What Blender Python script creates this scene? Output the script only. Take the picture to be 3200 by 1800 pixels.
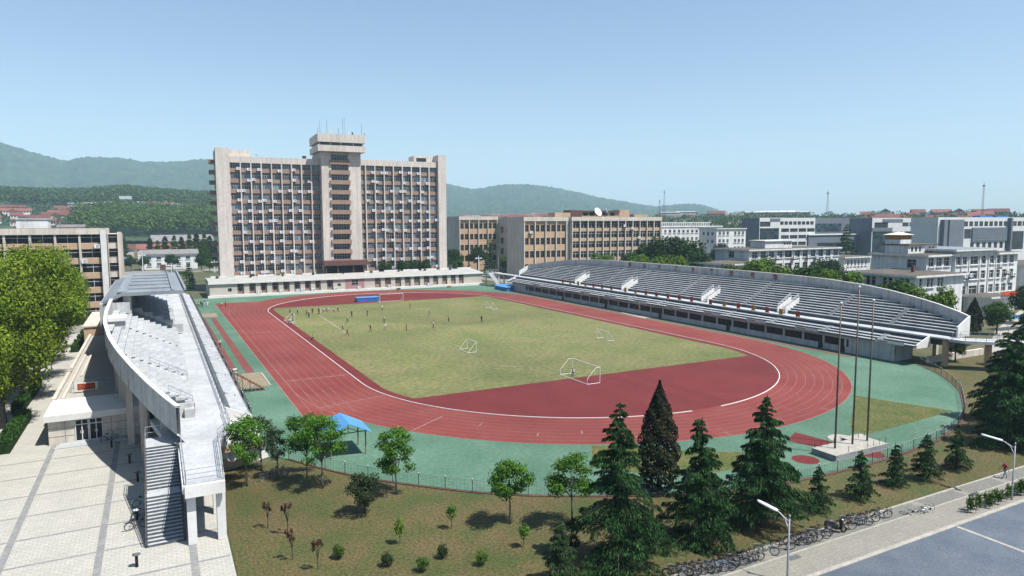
import bpy, bmesh, math, random
import numpy as np
from mathutils import Vector, Matrix
for o in list(bpy.data.objects): bpy.data.objects.remove(o)
SC = bpy.context.scene
COL = SC.collection
PI = math.pi
# ---------------------------------------------------------------- camera, sky, sun, exposure
cam = bpy.data.cameras.new('camera'); camo = bpy.data.objects.new('camera', cam); COL.objects.link(camo)
CAMX, CAMY, CAMZ = -60.869, -142.767, 23.469
_yaw, _pit, _rol = 0.483192, 0.0955626, -0.0032518
_fw = Vector((math.sin(_yaw)*math.cos(_pit), math.cos(_yaw)*math.cos(_pit), -math.sin(_pit)))
_r0 = Vector((math.cos(_yaw), -math.sin(_yaw), 0)); _u0 = _r0.cross(_fw)
_r = _r0*math.cos(_rol) + _u0*math.sin(_rol); _u = -_r0*math.sin(_rol) + _u0*math.cos(_rol)
camo.matrix_world = Matrix(((_r.x, _u.x, -_fw.x, CAMX), (_r.y, _u.y, -_fw.y, CAMY), (_r.z, _u.z, -_fw.z, CAMZ), (0, 0, 0, 1)))
cam.sensor_width = 36; cam.lens = 36*2128.06/3200; cam.clip_start = 0.5; cam.clip_end = 30000
SC.camera = camo
SUN_AZ = math.atan2(0.60, -0.80)          # towards the sun, clockwise from +Y
SUN_EL = math.radians(61)
W = bpy.data.worlds.new('World'); SC.world = W; W.use_nodes = True
nt = W.node_tree; bg = nt.nodes['Background']; sky = nt.nodes.new('ShaderNodeTexSky')
sky.sky_type = 'NISHITA'; sky.sun_disc = False; sky.sun_elevation = SUN_EL; sky.sun_rotation = SUN_AZ
sky.altitude = 0; sky.air_density = 1.0; sky.dust_density = 0.8; sky.ozone_density = 1.0
nt.links.new(sky.outputs[0], bg.inputs[0]); bg.inputs[1].default_value = 0.085
sun = bpy.data.lights.new('sun', 'SUN'); sun.energy = 5.0; sun.angle = math.radians(0.53); sun.color = (1, 0.955, 0.89)
so = bpy.data.objects.new('sun', sun); COL.objects.link(so)
sd = Vector((math.sin(SUN_AZ)*math.cos(SUN_EL), math.cos(SUN_AZ)*math.cos(SUN_EL), math.sin(SUN_EL)))
so.rotation_euler = sd.to_track_quat('Z', 'Y').to_euler(); so.location = (0, 0, 300)
SC.view_settings.view_transform = 'Standard'; SC.view_settings.look = 'None'
SC.view_settings.exposure = 0.92; SC.view_settings.gamma = 1
SC.cycles.max_bounces = 5; SC.cycles.diffuse_bounces = 2; SC.cycles.glossy_bounces = 2; SC.cycles.transparent_max_bounces = 6
SC.cycles.volume_bounces = 0

# ---------------------------------------------------------------- materials
def mat(name, c, c2=None, scale=1.0, rough=0.85, detail=4, lo=0.35, hi=0.65, fine=0.0, fscale=30.0, isl=0.0, bump=0.0, spec=0.3, metal=0.0, objr=0.0, world=True, stretch=None, streak=0.0, big=0.0):
    """procedural surface: two colours mixed by noise, a finer speckle, variation per leaf/piece, bump"""
    m = bpy.data.materials.new(name); m.use_nodes = True; t = m.node_tree; N = t.nodes; L = t.links
    b = N['Principled BSDF']; b.inputs['Roughness'].default_value = rough; b.inputs['Specular IOR Level'].default_value = spec; b.inputs['Metallic'].default_value = metal
    c2 = tuple(c2 or [x*0.82 for x in c[:3]]); c = tuple(x*.765 for x in c)+(1,); c2 = tuple(x*.765 for x in c2)+(1,)
    geo = N.new('ShaderNodeNewGeometry')
    if world: vec = geo.outputs['Position']
    else: vec = N.new('ShaderNodeTexCoord').outputs['Object']
    if stretch:
        mp = N.new('ShaderNodeMapping'); mp.inputs['Scale'].default_value = stretch; L.new(vec, mp.inputs[0]); vec = mp.outputs[0]
    def noise(s, d):
        n = N.new('ShaderNodeTexNoise'); n.inputs['Scale'].default_value = s; n.inputs['Detail'].default_value = d; n.inputs['Roughness'].default_value = 0.6
        L.new(vec, n.inputs['Vector']); return n
    n = noise(scale, detail); rp = N.new('ShaderNodeMapRange'); rp.inputs[1].default_value = lo; rp.inputs[2].default_value = hi
    L.new(n.outputs[0], rp.inputs[0])
    mx = N.new('ShaderNodeMix'); mx.data_type = 'RGBA'; mx.inputs[6].default_value = c; mx.inputs[7].default_value = c2; L.new(rp.outputs[0], mx.inputs[0])
    out = mx.outputs[2]
    def mul(val, out):
        g = N.new('ShaderNodeMix'); g.data_type = 'RGBA'; g.blend_type = 'MULTIPLY'; g.inputs[0].default_value = 1
        L.new(out, g.inputs[6]); L.new(val, g.inputs[7]); return g.outputs[2]
    def rng(src, a, bb, i0=0.0, i1=1.0):
        r = N.new('ShaderNodeMapRange'); r.inputs[1].default_value = i0; r.inputs[2].default_value = i1
        r.inputs[3].default_value = a; r.inputs[4].default_value = bb; L.new(src, r.inputs[0]); return r.outputs[0]
    if fine: out = mul(rng(noise(fscale, 2).outputs[0], 1-fine, 1+fine, 0.3, 0.7), out)
    if big: out = mul(rng(noise(.028, 5).outputs[0], 1-big, 1+big, 0.32, 0.68), out)
    if streak:
        mp = N.new('ShaderNodeMapping'); mp.inputs['Scale'].default_value = (1.1, 1.1, .07); L.new(vec, mp.inputs[0]); ns = N.new('ShaderNodeTexNoise'); ns.inputs['Scale'].default_value = 1.3; ns.inputs['Detail'].default_value = 6
        L.new(mp.outputs[0], ns.inputs['Vector']); out = mul(rng(ns.outputs[0], 1-streak, 1.06, 0.34, 0.58), out)
    if isl: out = mul(rng(geo.outputs['Random Per Island'], 1-isl, 1+isl), out)
    if objr: out = mul(rng(N.new('ShaderNodeObjectInfo').outputs['Random'], 1-objr, 1+objr), out)
    L.new(out, b.inputs['Base Color'])
    if bump:
        bp = N.new('ShaderNodeBump'); bp.inputs['Strength'].default_value = bump; bp.inputs['Distance'].default_value = 0.1
        L.new(noise(fscale, 3).outputs[0], bp.inputs['Height']); L.new(bp.outputs[0], b.inputs['Normal'])
    return m
def glass(name, c, c2, rough=0.12):
    m = mat(name, c, c2, scale=0.23, rough=rough, spec=0.5, lo=0.3, hi=0.7, isl=0.5, objr=0.45, detail=1); return m
def leafmat(name, c, c2, isl=0.45, scale=0.35, trans=0.25):
    m = mat(name, c, c2, scale=scale, rough=0.75, spec=0.08, isl=isl, objr=0.12)
    t = m.node_tree; b = t.nodes['Principled BSDF']; out = t.nodes['Material Output']
    tr = t.nodes.new('ShaderNodeBsdfTranslucent'); ms = t.nodes.new('ShaderNodeMixShader'); ms.inputs[0].default_value = trans
    src = b.inputs['Base Color'].links[0].from_socket; t.links.new(src, tr.inputs[0])
    t.links.new(b.outputs[0], ms.inputs[1]); t.links.new(tr.outputs[0], ms.inputs[2]); t.links.new(ms.outputs[0], out.inputs[0]); return m
def paving(name, c, joint, bx, by, fine=0.1):
    """paving slabs with thin joints, in world metres"""
    m = mat(name, c, [x*0.9 for x in c], scale=0.4, rough=0.9, fine=fine, fscale=6)
    t = m.node_tree; N = t.nodes; L = t.links; b = N['Principled BSDF']; src = b.inputs['Base Color'].links[0].from_socket
    br = N.new('ShaderNodeTexBrick'); br.inputs['Scale'].default_value = 1; br.inputs['Brick Width'].default_value = bx; br.inputs['Row Height'].default_value = by
    br.inputs['Mortar Size'].default_value = 0.035; br.inputs['Color1'].default_value = (1, 1, 1, 1); br.inputs['Color2'].default_value = (.88, .88, .88, 1); br.inputs['Mortar'].default_value = (joint, joint, joint, 1)
    g = N.new('ShaderNodeNewGeometry'); L.new(g.outputs['Position'], br.inputs['Vector'])
    x = N.new('ShaderNodeMix'); x.data_type = 'RGBA'; x.blend_type = 'MULTIPLY'; x.inputs[0].default_value = 1
    L.new(src, x.inputs[6]); L.new(br.outputs[0], x.inputs[7]); L.new(x.outputs[2], b.inputs['Base Color']); return m
M = {}
def defmats():
    M['ground'] = mat('campus_ground', (.05, .068, .022), (.11, .10, .055), scale=.05, fine=.3, fscale=1.5)
    M['apron'] = mat('green_rubber', (.060, .142, .088), (.098, .182, .128), scale=.11, detail=8, fine=.2, fscale=2.2, rough=.8, big=.2)
    M['track'] = mat('red_track_rubber', (.175, .026, .021), (.205, .048, .038), scale=.12, detail=7, fine=.18, fscale=3, rough=.8, big=.16)
    M['inner'] = mat('dark_red_rubber', (.115, .0125, .0125), (.145, .019, .018), scale=.15, detail=7, fine=.24, fscale=3, rough=.8, big=.12)
    M['inner2'] = mat('worn_red_rubber', (.130, .018, .017), (.115, .014, .014), scale=.3, fine=.2, fscale=3)
    M['faded'] = mat('faded_red_rubber', (.19, .055, .045), (.15, .045, .038), scale=.3, fine=.15, fscale=3)
    M['field'] = mat('dry_pitch_grass', (.112, .136, .040), (.175, .166, .066), scale=.085, detail=8, fine=.34, fscale=1.3, big=.2)
    M['lawn'] = mat('lawn_grass', (.052, .068, .015), (.098, .076, .030), scale=.25, detail=9, fine=.6, fscale=5, lo=.36, hi=.62, big=.15)
    M['turf'] = mat('green_turf', (.050, .082, .013), (.112, .105, .03), scale=.35, detail=7, fine=.5, fscale=3)
    M['line'] = mat('line_paint', (.32, .22, .20), (.22, .12, .10), scale=.7, fine=.3)
    M['white'] = mat('white_paint', (.74, .74, .72), (.64, .64, .62), scale=.5, fine=.06, fscale=4)
    M['plaza'] = paving('plaza_paving', (.47, .46, .415), .74, .55, .28)
    M['plaza_dark'] = mat('grey_paving_band', (.20, .205, .21), (.26, .26, .25), scale=.8, fine=.15, fscale=4)
    M['walk'] = paving('sidewalk_paving', (.27, .26, .225), .85, .4, .4, .18)
    M['walk2'] = paving('parking_strip_paving', (.20, .20, .18), .82, .3, .3, .2)
    M['kerb'] = mat('kerb_stone', (.40, .385, .34), (.30, .29, .26), scale=1.5, fine=.2, fscale=8)
    M['road'] = mat('asphalt', (.080, .102, .135), (.112, .132, .16), scale=.35, detail=8, fine=.3, fscale=11, big=.15)
    M['concrete'] = mat('pale_concrete', (.48, .505, .52), (.37, .39, .41), scale=.35, detail=7, fine=.12, fscale=3, big=.1)
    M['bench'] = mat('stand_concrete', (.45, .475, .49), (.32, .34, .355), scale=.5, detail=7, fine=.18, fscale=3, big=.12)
    M['riser_shade2'] = mat('dirty_granite', (.30, .32, .33), (.18, .19, .20), scale=1.2, detail=7, fine=.2)
    M['riser_shade'] = mat('shaded_riser_concrete', (.11, .13, .15), (.075, .09, .105), scale=.5, fine=.2, fscale=3)  # dark copy of the stand concrete; shade on upright faces put into colour
    M['backwall'] = mat('grey_render', (.50, .52, .52), (.42, .43, .43), scale=.3, fine=.1, fscale=2, streak=.22)
    M['beige'] = mat('beige_render', (.62, .57, .50), (.54, .49, .43), scale=.2, fine=.08, fscale=2, streak=.16)
    M['tower'] = mat('tower_render', (.63, .575, .525), (.57, .52, .475), scale=.12, fine=.08, fscale=1.2, streak=.14)
    M['podwall'] = mat('cream_render', (.54, .51, .45), (.46, .43, .38), scale=.3, fine=.08)
    M['podroof'] = mat('weathered_slab', (.42, .42, .40), (.33, .33, .31), scale=.5, detail=6, fine=.12)
    M['tan'] = mat('tan_tiles', (.345, .235, .18), (.295, .20, .155), scale=.5, fine=.12, fscale=3)
    M['tan2'] = mat('pale_tan_tiles', (.54, .38, .255), (.46, .32, .21), scale=.4, fine=.1, fscale=3)
    M['brown'] = mat('brown_tiles', (.105, .05, .045), (.14, .07, .06), scale=.8, fine=.2, fscale=4)
    M['pink'] = mat('pink_render', (.42, .24, .24), (.35, .2, .2), scale=.5)
    M['wallwhite'] = mat('white_render', (.74, .755, .75), (.64, .66, .66), scale=.25, fine=.07, fscale=2, streak=.2)
    M['flatroof'] = mat('gravel_roof', (.135, .112, .085), (.085, .072, .058), scale=.35, detail=6, fine=.35, fscale=2)
    M['greyclad'] = mat('grey_cladding', (.13, .155, .19), (.155, .18, .21), scale=.3, fine=.08, fscale=2)
    M['panel'] = mat('pale_cladding', (.66, .68, .68), (.58, .60, .61), scale=.2, fine=.04)
    M['roofgrey'] = mat('grey_sheet_roof', (.235, .27, .30), (.19, .22, .245), scale=.4, fine=.1, fscale=3, stretch=(1, .2, 1))
    M['tileroof'] = mat('red_roof_tiles', (.20, .075, .06), (.15, .055, .045), scale=.4, fine=.2, fscale=2, objr=.3)
    M['slateroof'] = mat('grey_roof_tiles', (.14, .14, .145), (.19, .18, .175), scale=.3, fine=.25, fscale=2, objr=.3)
    M['houseplaster'] = mat('house_plaster', (.68, .65, .60), (.55, .53, .5), scale=.3, objr=.2)
    M['glass'] = glass('window_glass', (.018, .024, .035), (.05, .06, .075))
    M['glass_blue'] = glass('curtained_glass', (.03, .045, .07), (.17, .22, .26))
    M['glass_dark'] = mat('dark_opening', (.008, .009, .011), (.015, .016, .018), scale=1, spec=.2, rough=.35)
    M['glass_green'] = glass('curtain_wall_glass', (.02, .04, .055), (.05, .085, .10))
    M['frame'] = mat('window_frame', (.55, .57, .58), scale=2)
    M['frame_dark'] = mat('dark_frame', (.12, .13, .14), scale=2)
    M['metal'] = mat('galvanised_steel', (.42, .45, .47), (.33, .35, .37), scale=2, rough=.45, metal=.4, world=False)
    M['steel_dark'] = mat('dark_steel', (.05, .05, .055), (.08, .08, .085), scale=2, rough=.5, world=False)
    M['lampwhite'] = mat('lamp_enamel', (.78, .80, .83), (.7, .72, .75), scale=2, rough=.35, world=False)
    M['rust'] = mat('rusty_steel', (.20, .07, .035), (.11, .045, .03), scale=3, fine=.3, fscale=9)
    M['pole'] = mat('flagpole_steel', (.10, .08, .07), (.16, .13, .115), scale=.8, rough=.5, metal=.3)
    M['black'] = mat('black_rubber', (.012, .012, .012), (.02, .02, .02), scale=3, rough=.6, world=False)
    M['blue'] = mat('blue_tarpaulin', (.03, .17, .46), (.025, .12, .36), scale=.5, fine=.12, fscale=2, rough=.5)
    M['bluelight'] = mat('light_blue_sheet', (.085, .30, .60), (.07, .25, .52), scale=.6, fine=.08, rough=.5)
    M['red'] = mat('red_paint', (.40, .02, .018), (.30, .015, .015), scale=1.5, fine=.2)
    M['redletter'] = mat('red_lettering', (.30, .035, .03), (.22, .03, .028), scale=2)
    M['ochre'] = mat('ochre_paint', (.45, .25, .04), (.36, .17, .03), scale=2)
    M['banner_red'] = mat('red_banner_cloth', (.60, .05, .02), (.5, .03, .02), scale=1)
    M['sand'] = mat('pit_sand', (.27, .22, .15), (.22, .18, .12), scale=.8, fine=.25, fscale=5)
    M['wood'] = mat('bark', (.045, .036, .028), (.075, .062, .05), scale=4, fine=.3, fscale=12, world=False)
    M['wood_pale'] = mat('pale_bark', (.19, .175, .15), (.12, .105, .09), scale=4, fine=.3, fscale=12, world=False)
    M['wood_post'] = mat('timber_post', (.30, .19, .12), (.22, .14, .09), scale=3, fine=.2)
    M['leaf_plane'] = leafmat('plane_leaves', (.19, .26, .022), (.10, .17, .016), isl=.6, scale=.22)
    M['leaf_young'] = leafmat('young_leaves', (.085, .20, .02), (.05, .13, .015), isl=.5)
    M['leaf_dark'] = leafmat('dark_leaves', (.028, .068, .014), (.018, .045, .011), isl=.5)
    M['leaf_mid'] = leafmat('mid_green_leaves', (.06, .12, .016), (.036, .08, .012), isl=.5)
    M['leaf_lime'] = leafmat('lime_leaves', (.115, .19, .02), (.07, .135, .018), isl=.45)
    M['leaf_olive'] = leafmat('olive_leaves', (.036, .055, .022), (.026, .042, .018), isl=.5)
    M['leaf_red'] = leafmat('dark_red_leaves', (.055, .012, .015), (.08, .02, .022), isl=.5)
    M['leaf_wood'] = leafmat('broad_wood_leaves', (.085, .145, .03), (.05, .095, .022), isl=.5, scale=.04)
    M['leaf_far'] = leafmat('woodland_leaves', (.058, .105, .024), (.034, .070, .020), isl=.5, scale=.05)
    M['needle'] = leafmat('cedar_needles', (.038, .10, .028), (.015, .048, .014), isl=.7, trans=.10, scale=1.2)
    M['needle_light'] = leafmat('young_cedar_needles', (.05, .09, .033), (.035, .068, .026), isl=.5, trans=.12)
    M['needle_dark'] = leafmat('cypress_needles', (.013, .025, .010), (.026, .024, .012), isl=.6, trans=.08)
    M['hill'] = mat('forest_hill', (.014, .040, .020), (.036, .070, .028), scale=.02, detail=8, fine=.5, fscale=.05, lo=.42, hi=.58)
    M['hedge'] = leafmat('hedge_leaves', (.05, .12, .02), (.03, .08, .015), isl=.5)
    M['skin'] = mat('skin', (.42, .24, .16), (.36, .2, .13), scale=5)
    M['hair'] = mat('black_hair', (.012, .011, .010), (.018, .016, .014), scale=9)
    for n, c in dict(white=(.75, .75, .75), black=(.012, .012, .014), red=(.38, .02, .02), navy=(.03, .04, .09), grey=(.25, .26, .27), maroon=(.15, .02, .03), pale=(.6, .55, .5), yellow=(.6, .45, .05), jeans=(.16, .24, .36), orange=(.55, .12, .03)).items():
        M['cloth_'+n] = mat(n+'_cloth', c, scale=6, world=False)
defmats()
ORD = ['first', 'second', 'third', 'fourth', 'fifth', 'sixth', 'seventh', 'eighth', 'ninth', 'tenth', 'eleventh', 'twelfth', 'thirteenth', 'fourteenth', 'fifteenth', 'sixteenth', 'seventeenth', 'eighteenth', 'nineteenth', 'twentieth', 'twenty-first', 'twenty-second', 'twenty-third', 'twenty-fourth', 'twenty-fifth', 'twenty-sixth', 'twenty-seventh']
# ---------------------------------------------------------------- mesh helpers
class MB:
    def __init__(s): s.v = []; s.f = []; s.m = []
    def quad(s, pts, m=0):
        n = len(s.v); s.v += [tuple(p) for p in pts]; s.f.append(tuple(range(n, n+len(pts)))); s.m.append(m)
    def box(s, x0, x1, y0, y1, z0, z1, m=0, mt=None):
        n = len(s.v); s.v += [(x, y, z) for z in (z0, z1) for x, y in ((x0, y0), (x1, y0), (x1, y1), (x0, y1))]
        for q, k in (((3, 2, 1, 0), m), ((4, 5, 6, 7), m if mt is None else mt), ((0, 1, 5, 4), m), ((1, 2, 6, 5), m), ((2, 3, 7, 6), m), ((3, 0, 4, 7), m)):
            s.f.append(tuple(n+i for i in q)); s.m.append(k)
    def prism(s, poly, z0, z1, m=0, mt=None):
        n = len(s.v); k = len(poly); g = lambda z, p: z(p) if callable(z) else z
        s.v += [(p[0], p[1], g(z0, p)) for p in poly] + [(p[0], p[1], g(z1, p)) for p in poly]
        s.f.append(tuple(range(n+k-1, n-1, -1))); s.m.append(m); s.f.append(tuple(range(n+k, n+2*k))); s.m.append(m if mt is None else mt)
        for i in range(k): j = (i+1) % k; s.f.append((n+i, n+j, n+k+j, n+k+i)); s.m.append(m)
    def tube(s, pts, r, n=6, m=0, cap=True):
        P = [Vector(p) for p in pts]; R = r if isinstance(r, (list, tuple)) else [r]*len(P); b0 = len(s.v); prev = None
        for i, p in enumerate(P):
            d = (P[min(i+1, len(P)-1)]-P[max(i-1, 0)]).normalized()
            a = d.orthogonal().normalized() if prev is None else (prev-d*prev.dot(d)).normalized()
            prev = a; b = d.cross(a)
            for k in range(n): t = 2*PI*k/n; s.v.append(tuple(p+(a*math.cos(t)+b*math.sin(t))*R[i]))
        for i in range(len(P)-1):
            for k in range(n): a = b0+i*n+k; b = b0+i*n+(k+1) % n; s.f.append((a, b, b+n, a+n)); s.m.append(m)
        if cap:
            s.f.append(tuple(b0+k for k in range(n-1, -1, -1))); s.m.append(m); e = b0+(len(P)-1)*n; s.f.append(tuple(e+k for k in range(n))); s.m.append(m)
    def lathe(s, prof, n=16, c=(0, 0, 0), m=0):
        b0 = len(s.v)
        for r, z in prof:
            for k in range(n): t = 2*PI*k/n; s.v.append((c[0]+r*math.cos(t), c[1]+r*math.sin(t), c[2]+z))
        for i in range(len(prof)-1):
            for k in range(n): a = b0+i*n+k; b = b0+i*n+(k+1) % n; s.f.append((a, b, b+n, a+n)); s.m.append(m)
    def ring(s, c, ax, R, r, n=20, k=5, m=0):
        A = Vector(ax).normalized(); u = A.orthogonal().normalized(); v = A.cross(u); b0 = len(s.v); c = Vector(c)
        for i in range(n):
            t = 2*PI*i/n; d = u*math.cos(t)+v*math.sin(t)
            for j in range(k): q = 2*PI*j/k; s.v.append(tuple(c+d*(R+r*math.cos(q))+A*(r*math.sin(q))))
        for i in range(n):
            for j in range(k):
                a = b0+i*k+j; b = b0+i*k+(j+1) % k; e = b0+((i+1) % n)*k+j; g = b0+((i+1) % n)*k+(j+1) % k
                s.f.append((a, e, g, b)); s.m.append(m)
    def mesh(s, name, mats, smooth=False):
        me = bpy.data.meshes.new(name); me.from_pydata(s.v, [], s.f)
        for q in mats: me.materials.append(M[q] if isinstance(q, str) else q)
        if len(mats) > 1: me.polygons.foreach_set('material_index', s.m)
        if smooth: me.polygons.foreach_set('use_smooth', [True]*len(s.f))
        me.update(); return me
    def build(s, name, mats, parent=None, smooth=False, loc=None):
        return put(name, s.mesh(name, mats, smooth), parent, loc)
def put(name, me, parent=None, loc=None, rot=None):
    o = bpy.data.objects.new(name, me); COL.objects.link(o)
    if parent is not None: o.parent = parent
    if loc is not None: o.location = loc
    if rot is not None: o.rotation_euler = rot
    return o
def tag(o, label=None, cat=None, group=None, kind=None):
    if label: o['label'] = label
    if cat: o['category'] = cat
    if group: o['group'] = group
    if kind: o['kind'] = kind
    return o
def thing(name, label, cat, loc=(0, 0, 0), rz=0, group=None):
    o = put(name, None, None, loc, (0, 0, rz)); o.empty_display_size = .5; return tag(o, label, cat, group)
KIDS = {}
def kids(o): return [c for c in bpy.data.objects if c.parent is o]
def copy_thing(src, loc, rz=None, label=None, group=None, scale=None, tree=None):
    r = src.copy(); COL.objects.link(r); r.location = loc
    if rz is not None: r.rotation_euler = (0, 0, rz)
    if scale is not None: r.scale = scale if isinstance(scale, tuple) else (scale,)*3
    if label: r['label'] = label
    if group: r['group'] = group
    t = tree or KIDS.setdefault(src.name, [(c, kids(c)) for c in kids(src)])
    for c, gs in t:
        n = c.copy(); COL.objects.link(n); n.parent = r
        for g in gs: k = g.copy(); COL.objects.link(k); k.parent = n
    return r
def structure(name, mb, mats, smooth=False): return tag(mb.build(name, mats, None, smooth), kind='structure')
def flat(name, poly, z, m): b = MB(); b.quad([(x, y, z) for x, y in poly]); return structure(name, b, [m])
def np_mesh(name, co, quads, mats, mi=None):
    me = bpy.data.meshes.new(name); n = len(co); k = len(quads)
    me.vertices.add(n); me.vertices.foreach_set('co', np.asarray(co, np.float32).ravel())
    w = quads.shape[1]; me.loops.add(k*w); me.loops.foreach_set('vertex_index', np.asarray(quads, np.int32).ravel())
    me.polygons.add(k); me.polygons.foreach_set('loop_start', np.arange(0, k*w, w, dtype=np.int32))
    for q in mats: me.materials.append(M[q] if isinstance(q, str) else q)
    if mi is not None: me.polygons.foreach_set('material_index', np.asarray(mi, np.int32))
    me.update(calc_edges=True); return me
def railing(mb, pts, h=1.0, step=2.0, rails=(1.0, .55), r=.03, m=0):
    P = [Vector(p) for p in pts]
    for k in rails: mb.tube([p+Vector((0, 0, h*k)) for p in P], r, 4, m)
    for a, b in zip(P[:-1], P[1:]):
        n = max(1, int((b-a).length/step))
        for i in range(n+1): q = a.lerp(b, i/n); mb.tube([q, q+Vector((0, 0, h))], r, 4, m)
# ---------------------------------------------------------------- terrain far away: gentle rise, wooded ridge, mountain
def px_az(x): return _yaw + np.arctan((np.asarray(x, float)-1600)/2128.06)
def crest(pts, d):
    x = np.array([q[0] for q in pts], float); y = np.array([q[1] for q in pts], float)
    az = px_az(x); Z = d*np.cos(az-_yaw)
    return az, CAMZ + (696 + (1600-x)*0.00327 - y)/2128.06*Z
RIDGES = [(1450, 340, crest([(-900, 628), (-300, 618), (0, 613), (150, 618), (230, 619), (330, 612), (400, 607), (470, 612), (560, 620), (620, 625), (663, 622), (800, 650), (950, 695), (1050, 720)], 1450)),
          (3600, 640, crest([(-1200, 470), (-700, 440), (-300, 436), (0, 453), (54, 464), (92, 475), (163, 496.5), (212, 508.7), (231, 510), (261, 502), (293, 499), (380, 501), (424, 506), (456, 512.8), (516, 514), (584, 511), (625, 507), (663, 505), (900, 525), (1150, 562), (1300, 575), (1392, 577), (1442, 589), (1482, 596), (1513, 592.4), (1541, 586), (1591, 580), (1660, 581.5), (1721, 589.3), (1815, 606.4), (1861, 618.8), (1939, 631), (2001, 642), (2048, 648), (2075, 646), (2110, 642), (2150, 640), (2186, 642), (2206, 648), (2240, 658), (2300, 690), (2360, 710)], 3600))]
def base_z(d): return np.clip((np.asarray(d, float)-450)*0.045, 0, 30)
def terr(d, az):
    z = base_z(d); out = np.array(z, float)
    for D, sg, (a, zc) in RIDGES:
        amp = np.maximum(np.interp(az, a, zc) - base_z(D), 0); out = out + amp*np.exp(-((d-D)/sg)**2/2)*(1 if D > 2000 else 1)
    return out
def polar(name, rs, azs, zf, m, jitter=None):
    R, A = np.meshgrid(rs, azs, indexing='ij'); Zv = zf(R, A)
    if jitter is not None: Zv = Zv + jitter(R, A)
    co = np.stack([CAMX+R*np.sin(A), CAMY+R*np.cos(A), Zv], -1).reshape(-1, 3)
    n, k = len(rs), len(azs); i = np.arange((n-1)*(k-1)); r0 = i//(k-1); c0 = i % (k-1); a = r0*k+c0
    q = np.stack([a, a+k, a+k+1, a+1], -1)
    return tag(put(name, np_mesh(name, co, q, [m])), kind='structure')
rg = np.random.default_rng(5)
polar('ground', np.concatenate([[0.5], np.linspace(60, 450, 8), np.linspace(480, 1400, 24), [2000, 3000, 4500, 6500]]), np.linspace(-PI, PI, 181), lambda R, A: base_z(R)-0.05, 'ground')
def bumps(R, A):
    n = rg.normal(0, 1, R.shape); return np.where(R > 2200, n*3.2, n*1.6)*np.clip((terr(R, A)-base_z(R))/20, 0, 1)
hills = polar('hills', np.concatenate([np.linspace(620, 2000, 90), np.linspace(2030, 5000, 110)]), np.radians(np.arange(-38, 62, .16)), lambda R, A: np.where(terr(R, A)-base_z(R) < 1.2, base_z(R)-3, terr(R, A)), 'hill', bumps)
# haze: one closed box of even thin air round the whole place
hz = MB(); hz.box(-7200, 7200, -7200, 7200, -8, 520)
mh = bpy.data.materials.new('haze_air'); mh.use_nodes = True; th = mh.node_tree; th.nodes.remove(th.nodes['Principled BSDF'])
pv = th.nodes.new('ShaderNodeVolumePrincipled'); pv.inputs['Color'].default_value = (.55, .82, 1, 1); pv.inputs['Density'].default_value = 0.00017; pv.inputs['Anisotropy'].default_value = 0.0
th.links.new(pv.outputs[0], th.nodes['Material Output'].inputs['Volume'])
ho = hz.build('haze', [mh]); ho['kind'] = 'stuff'; ho['label'] = 'thin bluish haze over the campus and hills'
# ---------------------------------------------------------------- sports ground surfaces
FENCE = [(-49.96, -73.77), (-47.76, -77.68), (-45.79, -80.74), (-43.21, -84.01), (-40.11, -87.26), (-36.97, -90.29), (-33.6, -92.82), (-28.7, -95.63), (-23.5, -98.3), (-18.02, -100.28), (-12.5, -101.4), (-6.74, -101.85), (0.47, -101.9), (5.12, -101.63), (12.82, -100.74), (19.8, -98.9), (25.97, -96.25), (31.47, -93.06), (37.0, -89.6), (41.75, -85.64), (46.0, -81.2), (49.68, -76.0)]
flat('green_apron', FENCE+[(50.5, -72), (49.2, 72), (60, 91.6), (-56, 91.6), (-52.3, 70), (-52.3, -60), (-51.5, -72)], 0.0, 'apron')
R0 = 34.73; HL = (398.1-2*PI*R0)/4
def oval(R, n=72, y0=None):
    a = [PI*i/n for i in range(n+1)]
    return [(R*math.cos(t), HL+R*math.sin(t)) for t in a] + [(-R*math.cos(t), -HL-R*math.sin(t)) for t in a]
RO = R0+9.78
b = MB(); ov = oval(RO)
b.quad([(x, y, .004) for x, y in ov]); structure('running_track', b, ['track'])
b = MB()   # sprint chute beyond the oval on the left straight
xl = [p for p in ov if p[0] < -.5]
far = [p for p in xl if p[1] > HL and p[1] < 74 and p[0] < -30]; near = [p for p in xl if p[1] < -HL and p[1] > -61.0]
b.quad([(x, y, .0045) for x, y in [(-45.9, 75), (-45.75, -60), (-40.5, -60.4)] + [(x+.4, y) for x, y in sorted(near, key=lambda q: q[1])][1:] + [(x+.4, y) for x, y in sorted(far, key=lambda q: q[1])] + [(-33.2, 74.2)]])
structure('sprint_chute', b, ['track'])
b = MB(); b.quad([(x, y, .010) for x, y in oval(R0-.25)]); structure('inner_area', b, ['inner'])
def clip_oval(R, ya, yb, xr):
    P = []
    for y in np.linspace(ya, yb, 80): h = R if abs(y) < HL else math.sqrt(max(0, R*R-(abs(y)-HL)**2)); P.append((min(h, xr), float(y)))
    return P + [(-x, y) for x, y in P[::-1]]
b = MB(); b.quad([(x, y, .016) for x, y in clip_oval(R0-1.45, -57.3, 54.0, 32.9)]); structure('grass_pitch', b, ['field'])
b = MB()   # faded run-up strip in the near D
for x0, x1, ya, yb in ((-1.3, 1.3, -79.3, -57.4), (3.6, 5.4, -79.0, -57.4)): b.quad([(x0, ya, .0165), (x1, ya, .0165), (x1, yb, .0165), (x0, yb, .0165)])
structure('run_up_strip', b, ['inner2'])
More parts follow.
